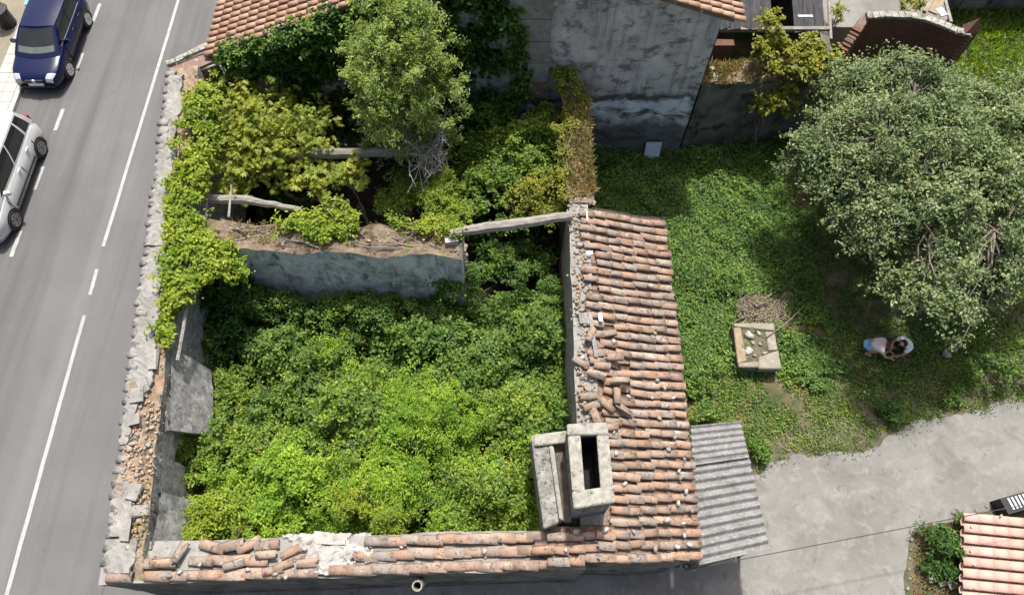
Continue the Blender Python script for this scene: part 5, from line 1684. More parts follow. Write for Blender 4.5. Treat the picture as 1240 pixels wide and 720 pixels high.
        for yy in (yb0 + 0.35, yb0 + (yb1 - yb0) * 0.49, yb0 + (yb1 - yb0) * 0.80):
            MB().box((O.x + sx * (H * 0.993), O.y + yy, O.z + 0.56), (0.022, 0.014, 0.56)).obj('door_seam', M['trim'], t, loc)
    MB().box((O.x, O.y + 0.0, O.z + 0.36), (Wd * 0.70, 0.10, 0.10)).obj('bumper_grille', M['trim'], t, loc)
    MB().box((O.x, O.y - 0.005, O.z + 0.605), (Wd * 0.36, 0.06, 0.09)).obj('grille', M['trim'], t, loc)
    MB().box((O.x, O.y - 0.03, O.z + 0.47), (0.52, 0.03, 0.115)).obj('number_plate', M['plate'], t, loc)
    MB().box((O.x, O.y + L + 0.01, O.z + 0.55), (0.52, 0.03, 0.115)).obj('number_plate', M['plate'], t, loc)
    # round badge: a ring with a V over a W
    bd = MB(); n = 16
    bc = Vector((O.x, O.y - 0.045, O.z + 0.635))
    V = []
    for (r, dy) in ((0.060, 0.0), (0.074, -0.006), (0.074, 0.02)):
        V += [(bc.x + r * math.cos(6.2832 * k / n), bc.y + dy, bc.z + r * math.sin(6.2832 * k / n)) for k in range(n)]
    bd.add(V, [(i * n + k, i * n + (k + 1) % n, (i + 1) * n + (k + 1) % n, (i + 1) * n + k) for i in range(2) for k in range(n)])
    if not long_glass:
        for (x0, z0, x1, z1) in ((-0.03, 0.05, 0, 0.005), (0.03, 0.05, 0, 0.005), (-0.05, 0.02, -0.025, -0.05), (-0.025, -0.05, 0, 0.0), (0, 0.0, 0.025, -0.05), (0.025, -0.05, 0.05, 0.02)):
            bd.tube([bc + Vector((x0, -0.004, z0)), bc + Vector((x1, -0.004, z1))], 0.009, 4)
        bd.obj('badge', M['chrome'], t, loc)
    return t


# blue hatchback: right-hand wheels on x = -16.0, nose at the bottom
car('parked_car', 'dark blue hatchback with silver alloy wheels parked nose down beside the kerb', (-16.84, 17.93, 0), 4.05, 1.72,
    [(0, 0.60), (0.06, 0.68), (0.25, 0.75), (0.7, 0.84), (1.15, 0.92), (1.6, 0.95), (3.6, 0.97), (3.9, 0.93), (4.05, 0.80)], 0.94, ((1.02, 3.93), (1.85, 3.50), 1.39), 'blue_paint', 'rim', (0.83, 3.33), 0.305)
car('parked_car', 'silver grey people carrier with dark wheels cut off by the left edge', (-16.88, 11.58, 0), 4.35, 1.80,
    [(0, 0.66), (0.06, 0.76), (0.25, 0.86), (0.7, 0.96), (1.0, 1.02), (1.5, 1.05), (3.9, 1.07), (4.2, 1.05), (4.35, 0.88)], 1.05, ((0.78, 4.27), (1.75, 4.08), 1.66), 'silver_paint', 'rim_dark', (0.80, 3.66), 0.325, long_glass=True)

# street clutter in the top left corner
bn_ = thing('dark_bollard', (-19.05, 21.2, 0.09), 'dark squat bollard at the top left corner on beige ground', 'bollard')
mb = MB(); mb.prism([(-19.05 + 0.30 * math.cos(k * 0.785), 21.2 + 0.30 * math.sin(k * 0.785)) for k in range(8)], 0.09, 0.75)
mb.obj('body', M['trim'], bn_)
mb = MB(); mb.prism([(-19.05 + 0.36 * math.cos(k * 0.785), 21.2 + 0.36 * math.sin(k * 0.785)) for k in range(8)], 0.752, 0.82)
mb.obj('lid', M['slate'], bn_)
p = at(38, 9, 0.14)
M['teal'] = surf('teal_plastic', [(0.3, (0.10, 0.36, 0.44)), (0.7, (0.15, 0.43, 0.50))], 4, 0.5, 0)
bx_ = thing('teal_box', (p.x, p.y, 0.13), 'small teal box on the pavement beside the blue car', 'box')
MB().box((p.x, p.y, 0.25), (0.16, 0.30, 0.24)).obj('body', M['teal'], bx_)
MB().box((p.x, p.y, 0.39), (0.18, 0.32, 0.03)).obj('lid', M['teal'], bx_)


# ------------------------------------------------------------------ people
def skin_mesh(chains, mat, name, parent, sub=2, loc=None):
    """chains: list of [(point, radius), ...]; first point of the first chain is the root; points shared by equal coordinates join"""
    bm = bmesh.new()
    lay = bm.verts.layers.skin.verify()
    seen = {}
    first = True
    for ch_ in chains:
        prev = None
        for p, r in ch_:
            key = tuple(round(c, 3) for c in p)
            if key not in seen:
                v = bm.verts.new(p)
                v[lay].radius = (r, r) if not isinstance(r, tuple) else r
                v[lay].use_root = first
                first = False
                seen[key] = v
            v = seen[key]
            if prev is not None and prev is not v and bm.edges.get((prev, v)) is None:
                bm.edges.new((prev, v))
            prev = v
    me = bpy.data.meshes.new(name)
    bm.to_mesh(me); bm.free()
    o = bpy.data.objects.new('tmp', me)
    COL.objects.link(o)
    o.modifiers.new('s', 'SKIN').use_smooth_shade = True
    ss = o.modifiers.new('d', 'SUBSURF'); ss.levels = sub; ss.render_levels = sub
    dg = bpy.context.evaluated_depsgraph_get()
    ev = bpy.data.meshes.new_from_object(o.evaluated_get(dg))
    bpy.data.objects.remove(o)
    ev.name = name
    ev.materials.clear(); ev.materials.append(mat)
    L = Vector(loc if loc is not None else WL[parent.name])
    ev.transform(Matrix.Translation(-L))
    ev.polygons.foreach_set('use_smooth', np.ones(len(ev.polygons), bool))
    return link(name, ev, parent, tuple(L))


def person(base, yaw, label, lean, armdir, top, bottom, hair, bare_legs, hair_len, reach=1.0, hs=1.0):
    """squatting figure; local +X is where it faces"""
    t = thing('person', tuple(base), label, 'person')
    Rm = Matrix.Rotation(yaw, 3, 'Z')
    T = lambda x, y, z: tuple(Vector(base) + Rm @ Vector((x, y, z)))
    hip = (-0.10, 0, 0.33)
    sh = (hip[0] + 0.44 * math.sin(lean), 0, hip[2] + 0.44 * math.cos(lean))
    mid = ((hip[0] + sh[0]) / 2 - 0.05, 0, (hip[2] + sh[2]) / 2 + 0.03)
    nk = (sh[0] + 0.09 * math.sin(lean), 0, sh[2] + 0.09 * math.cos(lean))
    hd = (nk[0] + 0.10, 0, nk[2] + 0.07)
    ch_ = [[(T(*hip), 0.125), (T(*mid), 0.12), (T(*sh), 0.115), (T(*nk), 0.055), (T(*hd), 0.085), (T(hd[0] + 0.05, 0, hd[2] + 0.06), 0.07)]]
    for s in (-1, 1):
        kn = (0.24, 0.15 * s, 0.42); an = (0.02, 0.13 * s, 0.09); toe = (0.20, 0.15 * s, 0.035)
        ch_.append([(T(*hip), 0.125), (T(0.02, 0.12 * s, 0.36), 0.085), (T(*kn), 0.062), (T(0.12, 0.14 * s, 0.26), 0.055), (T(*an), 0.038), (T(*toe), 0.032)])
        sd_ = (sh[0], 0.19 * s, sh[2] - 0.01)
        el = (sh[0] + 0.20 * reach + armdir[0] * 0.05, 0.24 * s, sh[2] - 0.20)
        wr_ = (sh[0] + 0.40 * reach + armdir[0] * 0.1, 0.10 * s + armdir[1] * 0.1, 0.22)
        pm = (wr_[0] + 0.07, wr_[1] - 0.015 * s, 0.17)
        ch_.append([(T(*sh), 0.115), (T(*sd_), 0.055), (T(*el), 0.040), (T(*wr_), 0.026), (T(*pm), 0.030)])
        for f in range(4):
            fy = pm[1] + (f - 1.5) * 0.019
            ln = (0.062, 0.075, 0.072, 0.055)[f]
            ch_.append([(T(*pm), 0.030), (T(pm[0] + 0.035, fy, pm[2] - 0.015), 0.0095), (T(pm[0] + 0.035 + ln * 0.6, fy, pm[2] - 0.045), 0.0085), (T(pm[0] + 0.03 + ln * 0.8, fy, pm[2] - 0.08), 0.0075)])
        ch_.append([(T(*wr_), 0.026), (T(wr_[0] + 0.03, wr_[1] - 0.035 * s, wr_[2] - 0.02), 0.012), (T(wr_[0] + 0.065, wr_[1] - 0.05 * s, wr_[2] - 0.05), 0.010)])
    body = skin_mesh(ch_, M['skin'], 'body', t)
    # clothes follow the body, slightly larger
    shirt = [[(T(hip[0] + 0.06, 0, hip[2] + 0.16), 0.150), (T(mid[0], 0, mid[2] + 0.01), 0.172), (T(sh[0], 0, sh[2] + 0.005), 0.165), (T(nk[0] - 0.02, 0, nk[2] - 0.03), 0.085)]]
    for s in (-1, 1):
        shirt.append([(T(sh[0], 0, sh[2] + 0.005), 0.165), (T(sh[0], 0.19 * s, sh[2] - 0.005), 0.088), (T(sh[0] + 0.09, 0.222 * s, sh[2] - 0.09), 0.070)])
    skin_mesh(shirt, M[top], 'shirt', t)
    pants = [[(T(hip[0], 0, hip[2]), 0.168), (T(hip[0] - 0.05, 0, hip[2] + 0.09), 0.165)]]
    for s in (-1, 1):
        c_ = [(T(hip[0], 0, hip[2]), 0.168), (T(0.02, 0.12 * s, 0.365), 0.115)]
        if bare_legs:
            c_.append((T(0.11, 0.135 * s, 0.39), 0.085))
        else:
            c_ += [(T(0.24, 0.15 * s, 0.425), 0.092), (T(0.12, 0.14 * s, 0.26), 0.068), (T(0.03, 0.13 * s, 0.12), 0.055)]
        pants.append(c_)
    skin_mesh(pants, M[bottom], 'shorts' if bare_legs else 'trousers', t)
    for s in (-1, 1):
        skin_mesh([[(T(0.0, 0.13 * s, 0.055), 0.048), (T(0.10, 0.14 * s, 0.045), 0.046), (T(0.20, 0.15 * s, 0.035), 0.036)]], M['shoe'], 'shoe', t)
    hr = [[(T(hd[0] + 0.01 + 0.03 * (hs - 1), 0, hd[2] + 0.07), 0.085 * hs), (T(hd[0] - 0.05, 0, hd[2] + 0.02), 0.090 * hs), (T(hd[0] - 0.07, 0, hd[2] - 0.05), 0.060)]]
    if hair_len:
        hr[0] += [(T(hd[0] - 0.08, 0.06, hd[2] - 0.05 - hair_len * 0.4), 0.055), (T(hd[0] - 0.06, 0.12, hd[2] - hair_len), 0.030)]
    skin_mesh(hr, M[hair], 'hair', t)
    fx = hd[0] + 0.105
    for s in (-1, 1):
        V, F = ICO1
        mesh_obj('eye', V * 0.012 + np.array(T(fx - 0.005, 0.032 * s, hd[2] + 0.045)), F, M['eye'], t, WL[t.name], True)
        mesh_obj('ear', V * np.array([0.018, 0.012, 0.03]) + np.array(T(hd[0] + 0.02, 0.086 * s, hd[2] + 0.02)), F, M['skin'], t, WL[t.name], True)
    mesh_obj('nose', ICO1[0] * np.array([0.02, 0.014, 0.018]) + np.array(T(fx + 0.012, 0, hd[2] + 0.015)), ICO1[1], M['skin'], t, WL[t.name], True)
    mesh_obj('mouth', ICO1[0] * np.array([0.008, 0.024, 0.006]) + np.array(T(fx - 0.01, 0, hd[2] - 0.03)), ICO1[1], M['tail_red'], t, WL[t.name], True)
    return t


person(at(1047, 423, 0), -0.35, 'person with reddish hair in pale top and blue shorts crouching under the tree', 1.0, (0, -0.3), 'cloth_pink', 'denim', 'hair_red', True, 0.16)
person(at(1087, 425, 0), math.pi + 0.35, 'person with black hair in white shirt and dark trousers crouching under the tree', 0.62, (0, 0.3), 'cloth_white', 'cloth_black', 'hair_black', False, 0.20, reach=0.45, hs=1.4)

# ------------------------------------------------------------------ vegetation
# --- overgrown courtyard: low tangle that nobody could count, then the bushes that stand out of it
court = [(-8.1, 9.25), (-7.9, 5.0), (-7.6, 2.2), (1.5, 2.4), (1.5, 9.9), (-1.2, 9.3)]


def scatter(poly, n, test=None):
    xs = [p[0] for p in poly]; ys = [p[1] for p in poly]
    out = np.zeros((0, 2))
    while len(out) < n:
        q = np.stack([NR.uniform(min(xs), max(xs), n * 2), NR.uniform(min(ys), max(ys), n * 2)], 1)
        q = q[in_poly(q[:, 0], q[:, 1], poly)]
        if test is not None:
            q = q[[test(a, b) for a, b in q]]
        out = np.concatenate([out, q])
    return out[:n]


def ch_(x, y):
    """canopy height of the tangle: higher to the south, lower in the shade of the division wall"""
    h = 0.95 + 0.95 * max(0, min(1, (8.3 - y) / 4.0)) + 0.42 * fbm(x, y, 3, 1.5)
    if x < -6.4 and y > 6.5: h -= 0.3
    return max(h, 0.25)


q = scatter(court, 1500)
cs = np.array([(x, y, ch_(x, y) * R.uniform(0.6, 1.12)) for x, y in q])
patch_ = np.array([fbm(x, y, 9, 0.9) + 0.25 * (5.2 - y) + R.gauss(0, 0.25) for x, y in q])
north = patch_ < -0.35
lime = patch_ > 0.35
q = scatter(court, 12000)
low = np.array([(x, y, ch_(x, y) * R.uniform(0.05, 0.7)) for x, y in q])
rr_ = lambda m: NR.uniform(0.12, 0.36, m.sum())
mid = ~north & ~lime
o = mesh_obj('undergrowth', *cat_mesh([clump_leaves(cs[mid], rr_(mid), 120, 0.078), leaf_arrays(low, NR.normal(size=low.shape) * 0.6 + [0, 0, 0.8], NR.uniform(0.06, 0.14, len(low)))]), M['leaf_court'])
tag(o, 'dense tangle of green brambles filling the floor of the roofless courtyard', 'undergrowth', kind='stuff')
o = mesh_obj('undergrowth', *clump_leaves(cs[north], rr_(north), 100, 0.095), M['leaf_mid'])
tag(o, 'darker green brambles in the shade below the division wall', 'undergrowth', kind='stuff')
o = mesh_obj('undergrowth', *clump_leaves(cs[lime], rr_(lime), 140, 0.068), M['leaf_bright'])
tag(o, 'yellow green brambles along the sunny south side of the courtyard', 'undergrowth', kind='stuff')
# arching bramble canes that stick out of the tangle
mb = MB()
for _ in range(90):
    x, y = R.uniform(-7.4, 1.2), R.uniform(2.6, 9.2)
    z = ch_(x, y)
    a = R.uniform(0, 6.28); L = R.uniform(0.4, 1.1)
    mb.tube([(x, y, z * 0.6), (x + L * 0.5 * math.cos(a), y + L * 0.5 * math.sin(a), z + R.uniform(0.25, 0.5)), (x + L * math.cos(a), y + L * math.sin(a), z + R.uniform(-0.1, 0.3))], [0.012, 0.010, 0.005], 4, cap=False)
o = mb.obj('bramble_canes', M['bark'])
tag(o, 'thin brown canes arching out of the courtyard brambles', 'canes', kind='stuff')

G = 'bushes growing in the roofless courtyard'


def bush(u, v, zc, rx, ry, rz, n, lm, lab, leaf=0.12, per=150, crad=0.30, kind='leaf', name='bush', group=G, **k):
    c = at(u, v, zc)
    k.setdefault('loose', True)
    return plant(name, (c.x, c.y, 0.0), (c.x, c.y, zc), (rx, ry, rz), int(n * 1.7), crad * 0.85, int(per * (1.0 if kind == 'leaf' else 0.6)), leaf * (0.70 if kind == 'leaf' else 1), lm, lab, 'bush', group, kind=kind, trunk=0.030, stems=3, stemname='stems', **k)


bush(462, 590, 2.2, 1.35, 0.95, 0.75, 34, 'leaf_bright', 'largest lime green bush in the middle of the courtyard near the south wall', asp=0.32)
bush(355, 575, 2.2, 1.1, 1.0, 0.75, 28, 'leaf_bright', 'lime green bush in the courtyard above the slipped tiles of the south wall')
bush(268, 620, 2.25, 0.85, 0.45, 0.55, 20, 'leaf_lime', 'bright bush reaching over the lower window of the road wall', per=120)
bush(285, 545, 1.9, 1.0, 0.8, 0.7, 22, 'leaf_court', 'mid green bush beside the leaning render slab of the road wall')
bush(585, 600, 2.1, 1.05, 0.85, 0.65, 24, 'leaf_court', 'green bush in the corner left of the chimney', leaf=0.12)
bush(520, 500, 2.3, 1.1, 0.9, 0.75, 26, 'leaf_bright', 'yellow green bush in the centre of the courtyard below the wall end', asp=0.32)
bush(630, 500, 1.9, 0.85, 1.0, 0.7, 24, 'leaf_court', 'dark green bush against the right wall above the chimney', leaf=0.11, asp=0.95)
bush(420, 500, 2.1, 1.2, 0.9, 0.75, 26, 'leaf_court', 'broad green bush left of centre in the courtyard', asp=0.95)
bush(340, 425, 1.4, 1.0, 0.75, 0.75, 24, 'leaf_mid', 'dark mid green bush below the bluish division wall', leaf=0.14)
bush(520, 405, 1.3, 1.2, 0.8, 0.65, 26, 'leaf_mid', 'low bush with rounded leaves below the broken end of the division wall', leaf=0.13, asp=0.95)
bush(650, 400, 1.3, 0.7, 1.0, 0.7, 20, 'leaf_mid', 'shaded bush beside the pale right wall', leaf=0.12, asp=0.95)
bush(470, 630, 2.7, 0.38, 0.34, 0.5, 8, 'leaf_lime', 'small upright lime green shoot at the front of the courtyard', crad=0.2, asp=0.32)
bush(425, 612, 2.6, 0.42, 0.45, 0.5, 9, 'leaf_lime', 'pale lime shoot left of a dark gap above the plaster patch', crad=0.22, asp=0.32)
bush(620, 320, 1.2, 0.9, 0.7, 0.6, 20, 'leaf_mid', 'dark bush in the gap under the long grey log', leaf=0.12)

bush(232, 560, 1.7, 0.55, 0.7, 0.6, 14, 'leaf_court', 'green bush growing out of the window gap of the road wall')
bush(275, 470, 1.5, 0.7, 0.9, 0.6, 18, 'leaf_court', 'bush below the leaning grey render slab near the shaded vine')
bush(430, 375, 1.55, 1.4, 0.45, 0.5, 22, 'leaf_mid', 'low hedge like growth along the foot of the division wall')
bush(235, 655, 1.9, 0.45, 0.4, 0.5, 10, 'leaf_lime', 'small bright bush in the lower left corner of the courtyard')

bush(548, 335, 1.9, 0.8, 0.55, 0.7, 20, 'leaf_mid', 'bush climbing against the broken right end of the division wall')
bush(330, 372, 1.5, 1.1, 0.4, 0.6, 18, 'leaf_mid', 'deep green bush along the left half of the division wall foot')

# --- back room
G2 = 'plants growing in the back room of the ruin'
back = [(-8.5, 14.4), (-8.3, 10.3), (1.4, 10.3), (1.4, 15.1), (-8.5, 15.1)]
q = scatter(back, 170, lambda x, y: x < -5.8 or x > -2.6)
cs = np.array([(x, y, R.uniform(0.1, 0.9)) for x, y in q])
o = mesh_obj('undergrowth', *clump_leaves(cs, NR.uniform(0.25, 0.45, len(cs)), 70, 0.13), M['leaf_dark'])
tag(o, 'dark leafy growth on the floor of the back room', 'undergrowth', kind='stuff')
c = at(318, 170, 3.5)
plant('olive_green_tree', (c.x + 0.2, c.y, 0), tuple(c), (2.0, 1.6, 1.0), 190, 0.40, 26, 0.20, 'leaf_fig', 'yellowish olive green tree with lobed leaves by the road wall in the back room', 'tree', kind='palm', trunk=0.09, up=0.25)
c = at(268, 115, 3.7)
plant('yellow_green_bush', (c.x, c.y, 0), tuple(c), (0.9, 0.7, 0.7), 16, 0.3, 90, 0.15, 'leaf_fig', 'yellowish bush at the upper left corner of the back room', 'bush', trunk=0.05, stems=2, stemname='stems')
c = at(489, 90, 5.3)
wt_ = plant('willow_tree', (c.x + 0.3, c.y - 0.4, 0), tuple(c), (1.42, 1.85, 2.45), 330, 0.28, 140, 0.105, 'leaf_willow', 'tall pale green willow like tree rising out of the back room', 'tree', trunk=0.10, asp=0.30, up=0.4, low=-0.8)
c = at(505, 185, 2.9)
plant('half_dead_bush', (c.x, c.y, 0), tuple(c), (1.0, 0.9, 0.9), 50, 0.24, 28, 0.10, 'leaf_willow', 'half dead bush with bare grey twigs below the willow like tree', 'bush', bark='grey_twig', trunk=0.05, stems=4, stemname='stems', asp=0.4)
tw = thing('bare_shrub', tuple(at(508, 195, 0)), 'tangle of bare silvery twigs in front of the willow like tree', 'dead shrub')
mb = MB()
c = at(514, 172, 4.1)
for _ in range(36):
    a = R.uniform(0, 6.28); r = R.uniform(0.3, 1.0)
    e = c + Vector((0.85 * r * math.cos(a), 1.5 * r * math.sin(a), R.uniform(-0.2, 0.7)))
    pts = limb(mb, c + Vector((R.gauss(0, 0.3), R.gauss(0, 0.5), -0.7)), e, 0.017, 0.007, R.uniform(-0.1, 0.2), 4, 4)
    for k in (2, 3):
        for _ in range(3):
            d = Vector((R.gauss(0, 1), R.gauss(0, 1), R.gauss(0.4, 0.6))).normalized() * R.uniform(0.2, 0.45)
            limb(mb, pts[k], pts[k] + d, 0.010, 0.004, 0.1, 4, 3)
mb.tube([at(508, 195, 0), c + Vector((0, 0, -0.6))], [0.06, 0.04], 6)
mb.obj('branches', M['grey_twig'], tw)
bush(618, 205, 2.6, 1.5, 1.7, 1.0, 60, 'leaf_court', 'green bush with scattered yellow leaves against the mossy right wall', leaf=0.14, per=130, group=G2)
bush(585, 185, 2.2, 0.9, 1.2, 0.9, 34, 'leaf_mid', 'dark green bush right of the bare twigs in the back room', leaf=0.13, per=120, group=G2)
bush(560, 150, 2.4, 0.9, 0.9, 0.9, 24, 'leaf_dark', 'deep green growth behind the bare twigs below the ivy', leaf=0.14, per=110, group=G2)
bush(655, 160, 2.9, 0.6, 0.9, 0.6, 20, 'leaf_court', 'bush leaning on the upper part of the mossy right wall', leaf=0.13, per=120, group=G2)
bush(497, 236, 2.6, 0.75, 0.85, 0.6, 22, 'leaf_court', 'green bush at the foot of the bare twigs beside the dark void', leaf=0.12, per=110, group=G2)
bush(425, 208, 3.3, 0.45, 0.5, 0.4, 10, 'leaf_fig', 'thin lobed sprig rising beside the dark beam over the void', leaf=0.22, per=26, kind='palm', group=G2)
bush(655, 230, 2.9, 0.75, 0.75, 0.5, 18, 'leaf_yellow', 'small yellow green bush above the right end of the grey log', leaf=0.12, per=110, group=G2)
bush(595, 140, 2.6, 0.8, 0.6, 0.6, 18, 'leaf_mid', 'dark bush at the foot of the rendered buttress', leaf=0.13, per=110, group=G2)
bush(538, 242, 3.2, 0.62, 1.05, 0.5, 22, 'leaf_lime', 'soft bright green bush behind the end of the division wall', leaf=0.09, per=170, crad=0.22, group=G2)
bush(385, 222, 3.4, 0.55, 0.42, 0.35, 10, 'leaf_fig', 'spreading sprig with lobed leaves below the dark beam', leaf=0.26, per=30, kind='palm', group=G2)

# --- climbers
def climber(name, label, pts, rad, per, leaf, lm, cat='vine', stem=None, kind='leaf', up=0.5, flat=0.75):
    t = thing(name, tuple(pts[0]), label, cat)
    mb = MB()
    if stem:
        for a, b in stem: limb(mb, a, b, 0.03, 0.014, 0.05, 5, 6)
    k = max(1, len(pts) // 14)
    for i in range(0, len(pts) - k, k):
        limb(mb, pts[i], pts[i] + (pts[i + k] - pts[i]) * min(1, 0.8 / max(0.01, (pts[i + k] - pts[i]).length)), 0.016, 0.006, 0.05, 4, 3)
    mb.obj('stems', M['bark'], t)
    V, F = clump_leaves(np.array([tuple(p) for p in pts]), [rad * R.uniform(0.6, 1.3) for _ in pts], per, leaf, up=up, kind=kind, flat=flat)
    mesh_obj('leaves', V, F, M[lm], t, WL[t.name])
    return t


def poly_pts(poly, n, z, jz=0.12):
    q = scatter(poly, n)
    return [at(u, v, z(u, v) if callable(z) else z) + Vector((0, 0, R.uniform(-jz, jz))) for u, v in q]


wz = lambda u, v: rz(at(u, v, 4.1).y) + 0.18
pts = poly_pts([(244, 95), (262, 110), (262, 150), (247, 205), (242, 284), (212, 290), (203, 262), (204, 225), (216, 180), (232, 120)], 84, wz)
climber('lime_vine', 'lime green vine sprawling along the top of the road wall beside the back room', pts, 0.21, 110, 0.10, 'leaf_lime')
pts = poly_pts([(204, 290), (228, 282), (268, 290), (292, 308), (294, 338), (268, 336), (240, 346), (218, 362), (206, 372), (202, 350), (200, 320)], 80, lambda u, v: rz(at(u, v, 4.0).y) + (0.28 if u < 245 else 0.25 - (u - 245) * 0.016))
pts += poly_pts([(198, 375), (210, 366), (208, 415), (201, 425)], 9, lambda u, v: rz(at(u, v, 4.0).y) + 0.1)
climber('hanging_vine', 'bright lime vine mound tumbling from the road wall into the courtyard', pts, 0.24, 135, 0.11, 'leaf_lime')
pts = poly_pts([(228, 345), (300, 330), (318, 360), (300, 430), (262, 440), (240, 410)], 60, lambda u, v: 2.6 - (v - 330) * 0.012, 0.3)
climber('shaded_vine', 'dark green vine curtain hanging below the lime vine mound', pts, 0.30, 95, 0.12, 'leaf_dark')  # darkest leaf palette puts this corner's shade into the colour
pts = poly_pts([(332, 272), (370, 264), (440, 258), (446, 272), (420, 284), (395, 292), (375, 284)], 44, 3.86, 0.07)
climber('wall_creeper', 'low bright creeper growing across the top of the division wall', pts, 0.20, 110, 0.095, 'leaf_lime')
pts = poly_pts([(385, 250), (420, 245), (425, 262), (395, 264)], 8, 3.9, 0.1)
climber('wall_creeper', 'small olive tuft behind the creeper on the division wall', pts, 0.2, 60, 0.12, 'leaf_fig')
pts = poly_pts([(455, 268), (535, 262), (560, 270), (566, 286), (520, 284), (470, 276)], 26, 3.75, 0.05)
climber('wall_creeper', 'patch of small green leaves where the grey log meets the division wall', pts, 0.17, 100, 0.08, 'leaf_lime')
# ivy on the gable (hangs on the wall plane)
pts = []
while len(pts) < 560:
    x = R.uniform(-8.2, -0.3)
    top = hz(x) - 0.02
    lowz = 2.0 + 0.25 * (x + 8.2) * 0 + (1.9 - (x + 8.2) * 0.5 if x < -6.0 else 0)
    z = R.uniform(max(0.6, lowz - 1.2 * R.random()), top)
    if x < -6.9 and z < 4.0: continue
    if fbm(x, z, 8, 1.4) < -0.62: continue
    if x < -4 and R.random() < 0.3: continue
    pts.append(Vector((x, GY - 0.14 - R.uniform(0, 0.25), z)))
climber('ivy', 'dark green ivy covering the left half of the house gable', pts, 0.30, 100, 0.13, 'leaf_dark', 'ivy', stem=[((-4 + i, GY - 0.1, 0), (-4.6 + i * 1.1, GY - 0.1, 4)) for i in range(5)], up=0.15)
pts = [Vector((x, GY - 0.22 - R.uniform(0, 0.25), hz(x) - R.uniform(-0.05, 0.75))) for x in np.linspace(-8.2, -3.0, 64)]
climber('ivy', 'bright green fringe of ivy just below the left roof edge of the house', pts, 0.28, 90, 0.13, 'leaf_mid', 'ivy', up=0.5)
pts = [Vector((0.12 + R.gauss(0, 0.12) + 0.06 * (5.5 - z), GY - 0.33, z)) for z in np.linspace(6.3, 2.9, 34)]
climber('ivy', 'narrow strand of ivy running down the grey buttress', pts, 0.20, 90, 0.11, 'leaf_mid', 'ivy', up=0.2)
# weeds along the right wall top
pts = poly_pts([(672, 150), (700, 118), (712, 128), (690, 170), (690, 215), (682, 240), (672, 200)], 34, 3.66, 0.05)
climber('wall_weeds', 'green weeds growing along the mossy top of the right wall', pts, 0.17, 80, 0.085, 'leaf_yellow', 'weeds')
pts = poly_pts([(655, 72), (690, 85), (705, 108), (690, 118), (668, 100)], 18, 3.9, 0.2)
climber('wall_weeds', 'brownish weeds where the right wall meets the house gable', pts, 0.22, 60, 0.10, 'leaf_fig', 'weeds')


def blades(pos, length, width, mat, name, lean=0.5):
    N = len(pos)
    d = NR.normal(size=(N, 3)) * lean; d[:, 2] = np.abs(d[:, 2]) * 0.3 + 1
    d = nrmz(d); s = nrmz(np.cross(d, NR.normal(size=(N, 3))))
    L = (np.asarray(length) * NR.uniform(0.6, 1.3, N))[:, None]
    V = np.stack([pos - s * width, pos + s * width, pos + d * L * 0.65 + s * width * 0.7 + np.array([0, 0, 0]), pos + d * L + NR.normal(size=(N, 3)) * L * 0.25], 1).reshape(-1, 3)
    i = np.arange(N)[:, None] * 4
    F = np.concatenate([i + [[0, 1, 2]], i + [[0, 2, 3]]], 1).reshape(-1, 3)
    return V, F


def stuff(name, arr, mat, lab, cat):
    o = mesh_obj(name, *arr, M[mat])
    return tag(o, lab, cat, kind='stuff')


pos = np.array([tuple(at(u, v, 3.6)) for u, v in scatter([(682, 118), (712, 112), (722, 235), (690, 240)], 2600)])
pos[:, 2] += 0.02
stuff('dry_grass', blades(pos, 0.16, 0.010, None, '', 0.9), 'dry_grass', 'dry straw coloured grass on top of the right wall', 'dry grass')
pos = []
for _ in range(4200):
    t = R.random()
    pos.append((5.8 + 4.6 * t, 15.85 + 0.65 * t + R.uniform(-0.42, 0.42), 3.1 - 0.38 * t))
stuff('dry_grass', blades(np.array(pos), 0.20, 0.010, None, '', 0.9), 'dry_grass', 'dry brownish grass on top of the broken stone wall', 'dry grass')
pos = [tuple(at(u, v, 3.72)) for u, v in scatter([(232, 270), (330, 268), (335, 296), (270, 298)], 500)] + [tuple(at(u, v, 3.6)) for u, v in scatter([(445, 270), (520, 276), (555, 292), (445, 292)], 500)]
stuff('dry_grass', blades(np.array(pos), 0.12, 0.009, None, '', 1.2), 'dry_grass', 'thin dry grass on the division wall', 'dry grass')
pos = [tuple(at(u, v, 3.62)) for u, v in scatter([(158, 640), (172, 560), (186, 470), (200, 430), (206, 440), (196, 560), (180, 640), (176, 680)], 260)]
stuff('dry_grass', blades(np.array(pos), 0.12, 0.010, None, '', 1.2), 'dry_grass', 'few dry stalks in the rubble of the road wall', 'dry grass')

# --- yard: grass and creeping ground cover
yard = [(2.3, 15.3), (2.3, 10.9), (4.35, 10.9), (4.45, 4.9), (6.9, 4.9), (7.9, 4.95), (9.0, 5.0), (10.3, 5.4), (11.6, 5.9), (13, 6.2), (16.5, 7.0), (24, 9), (24, 19), (15.5, 19.0), (12, 18.6), (10.2, 16.8), (5.8, 15.5)]
dirt = [(at(u, v).x, at(u, v).y) for u, v in ((890, 360), (960, 350), (965, 392), (1000, 395), (1000, 410), (955, 402), (945, 395), (890, 393))]
dirt2 = [(at(u, v).x, at(u, v).y) for u, v in ((1300, 400), (1240, 420), (1150, 432), (1085, 445), (1050, 462), (1050, 492), (1010, 515), (940, 525), (900, 540), (905, 570), (960, 560), (1060, 540), (1110, 515), (1300, 480))]


def cover(x, y):
    k = 0.35 + 0.5 * fbm(x, y, 12, 1.3) + 0.35 * fbm(x, y, 17, 4.0)
    if in_poly(np.array([x]), np.array([y]), dirt2)[0]: k -= 0.12
    if in_poly(np.array([x]), np.array([y]), dirt)[0]: k -= 0.75
    return k > R.uniform(-0.35, 0.35)


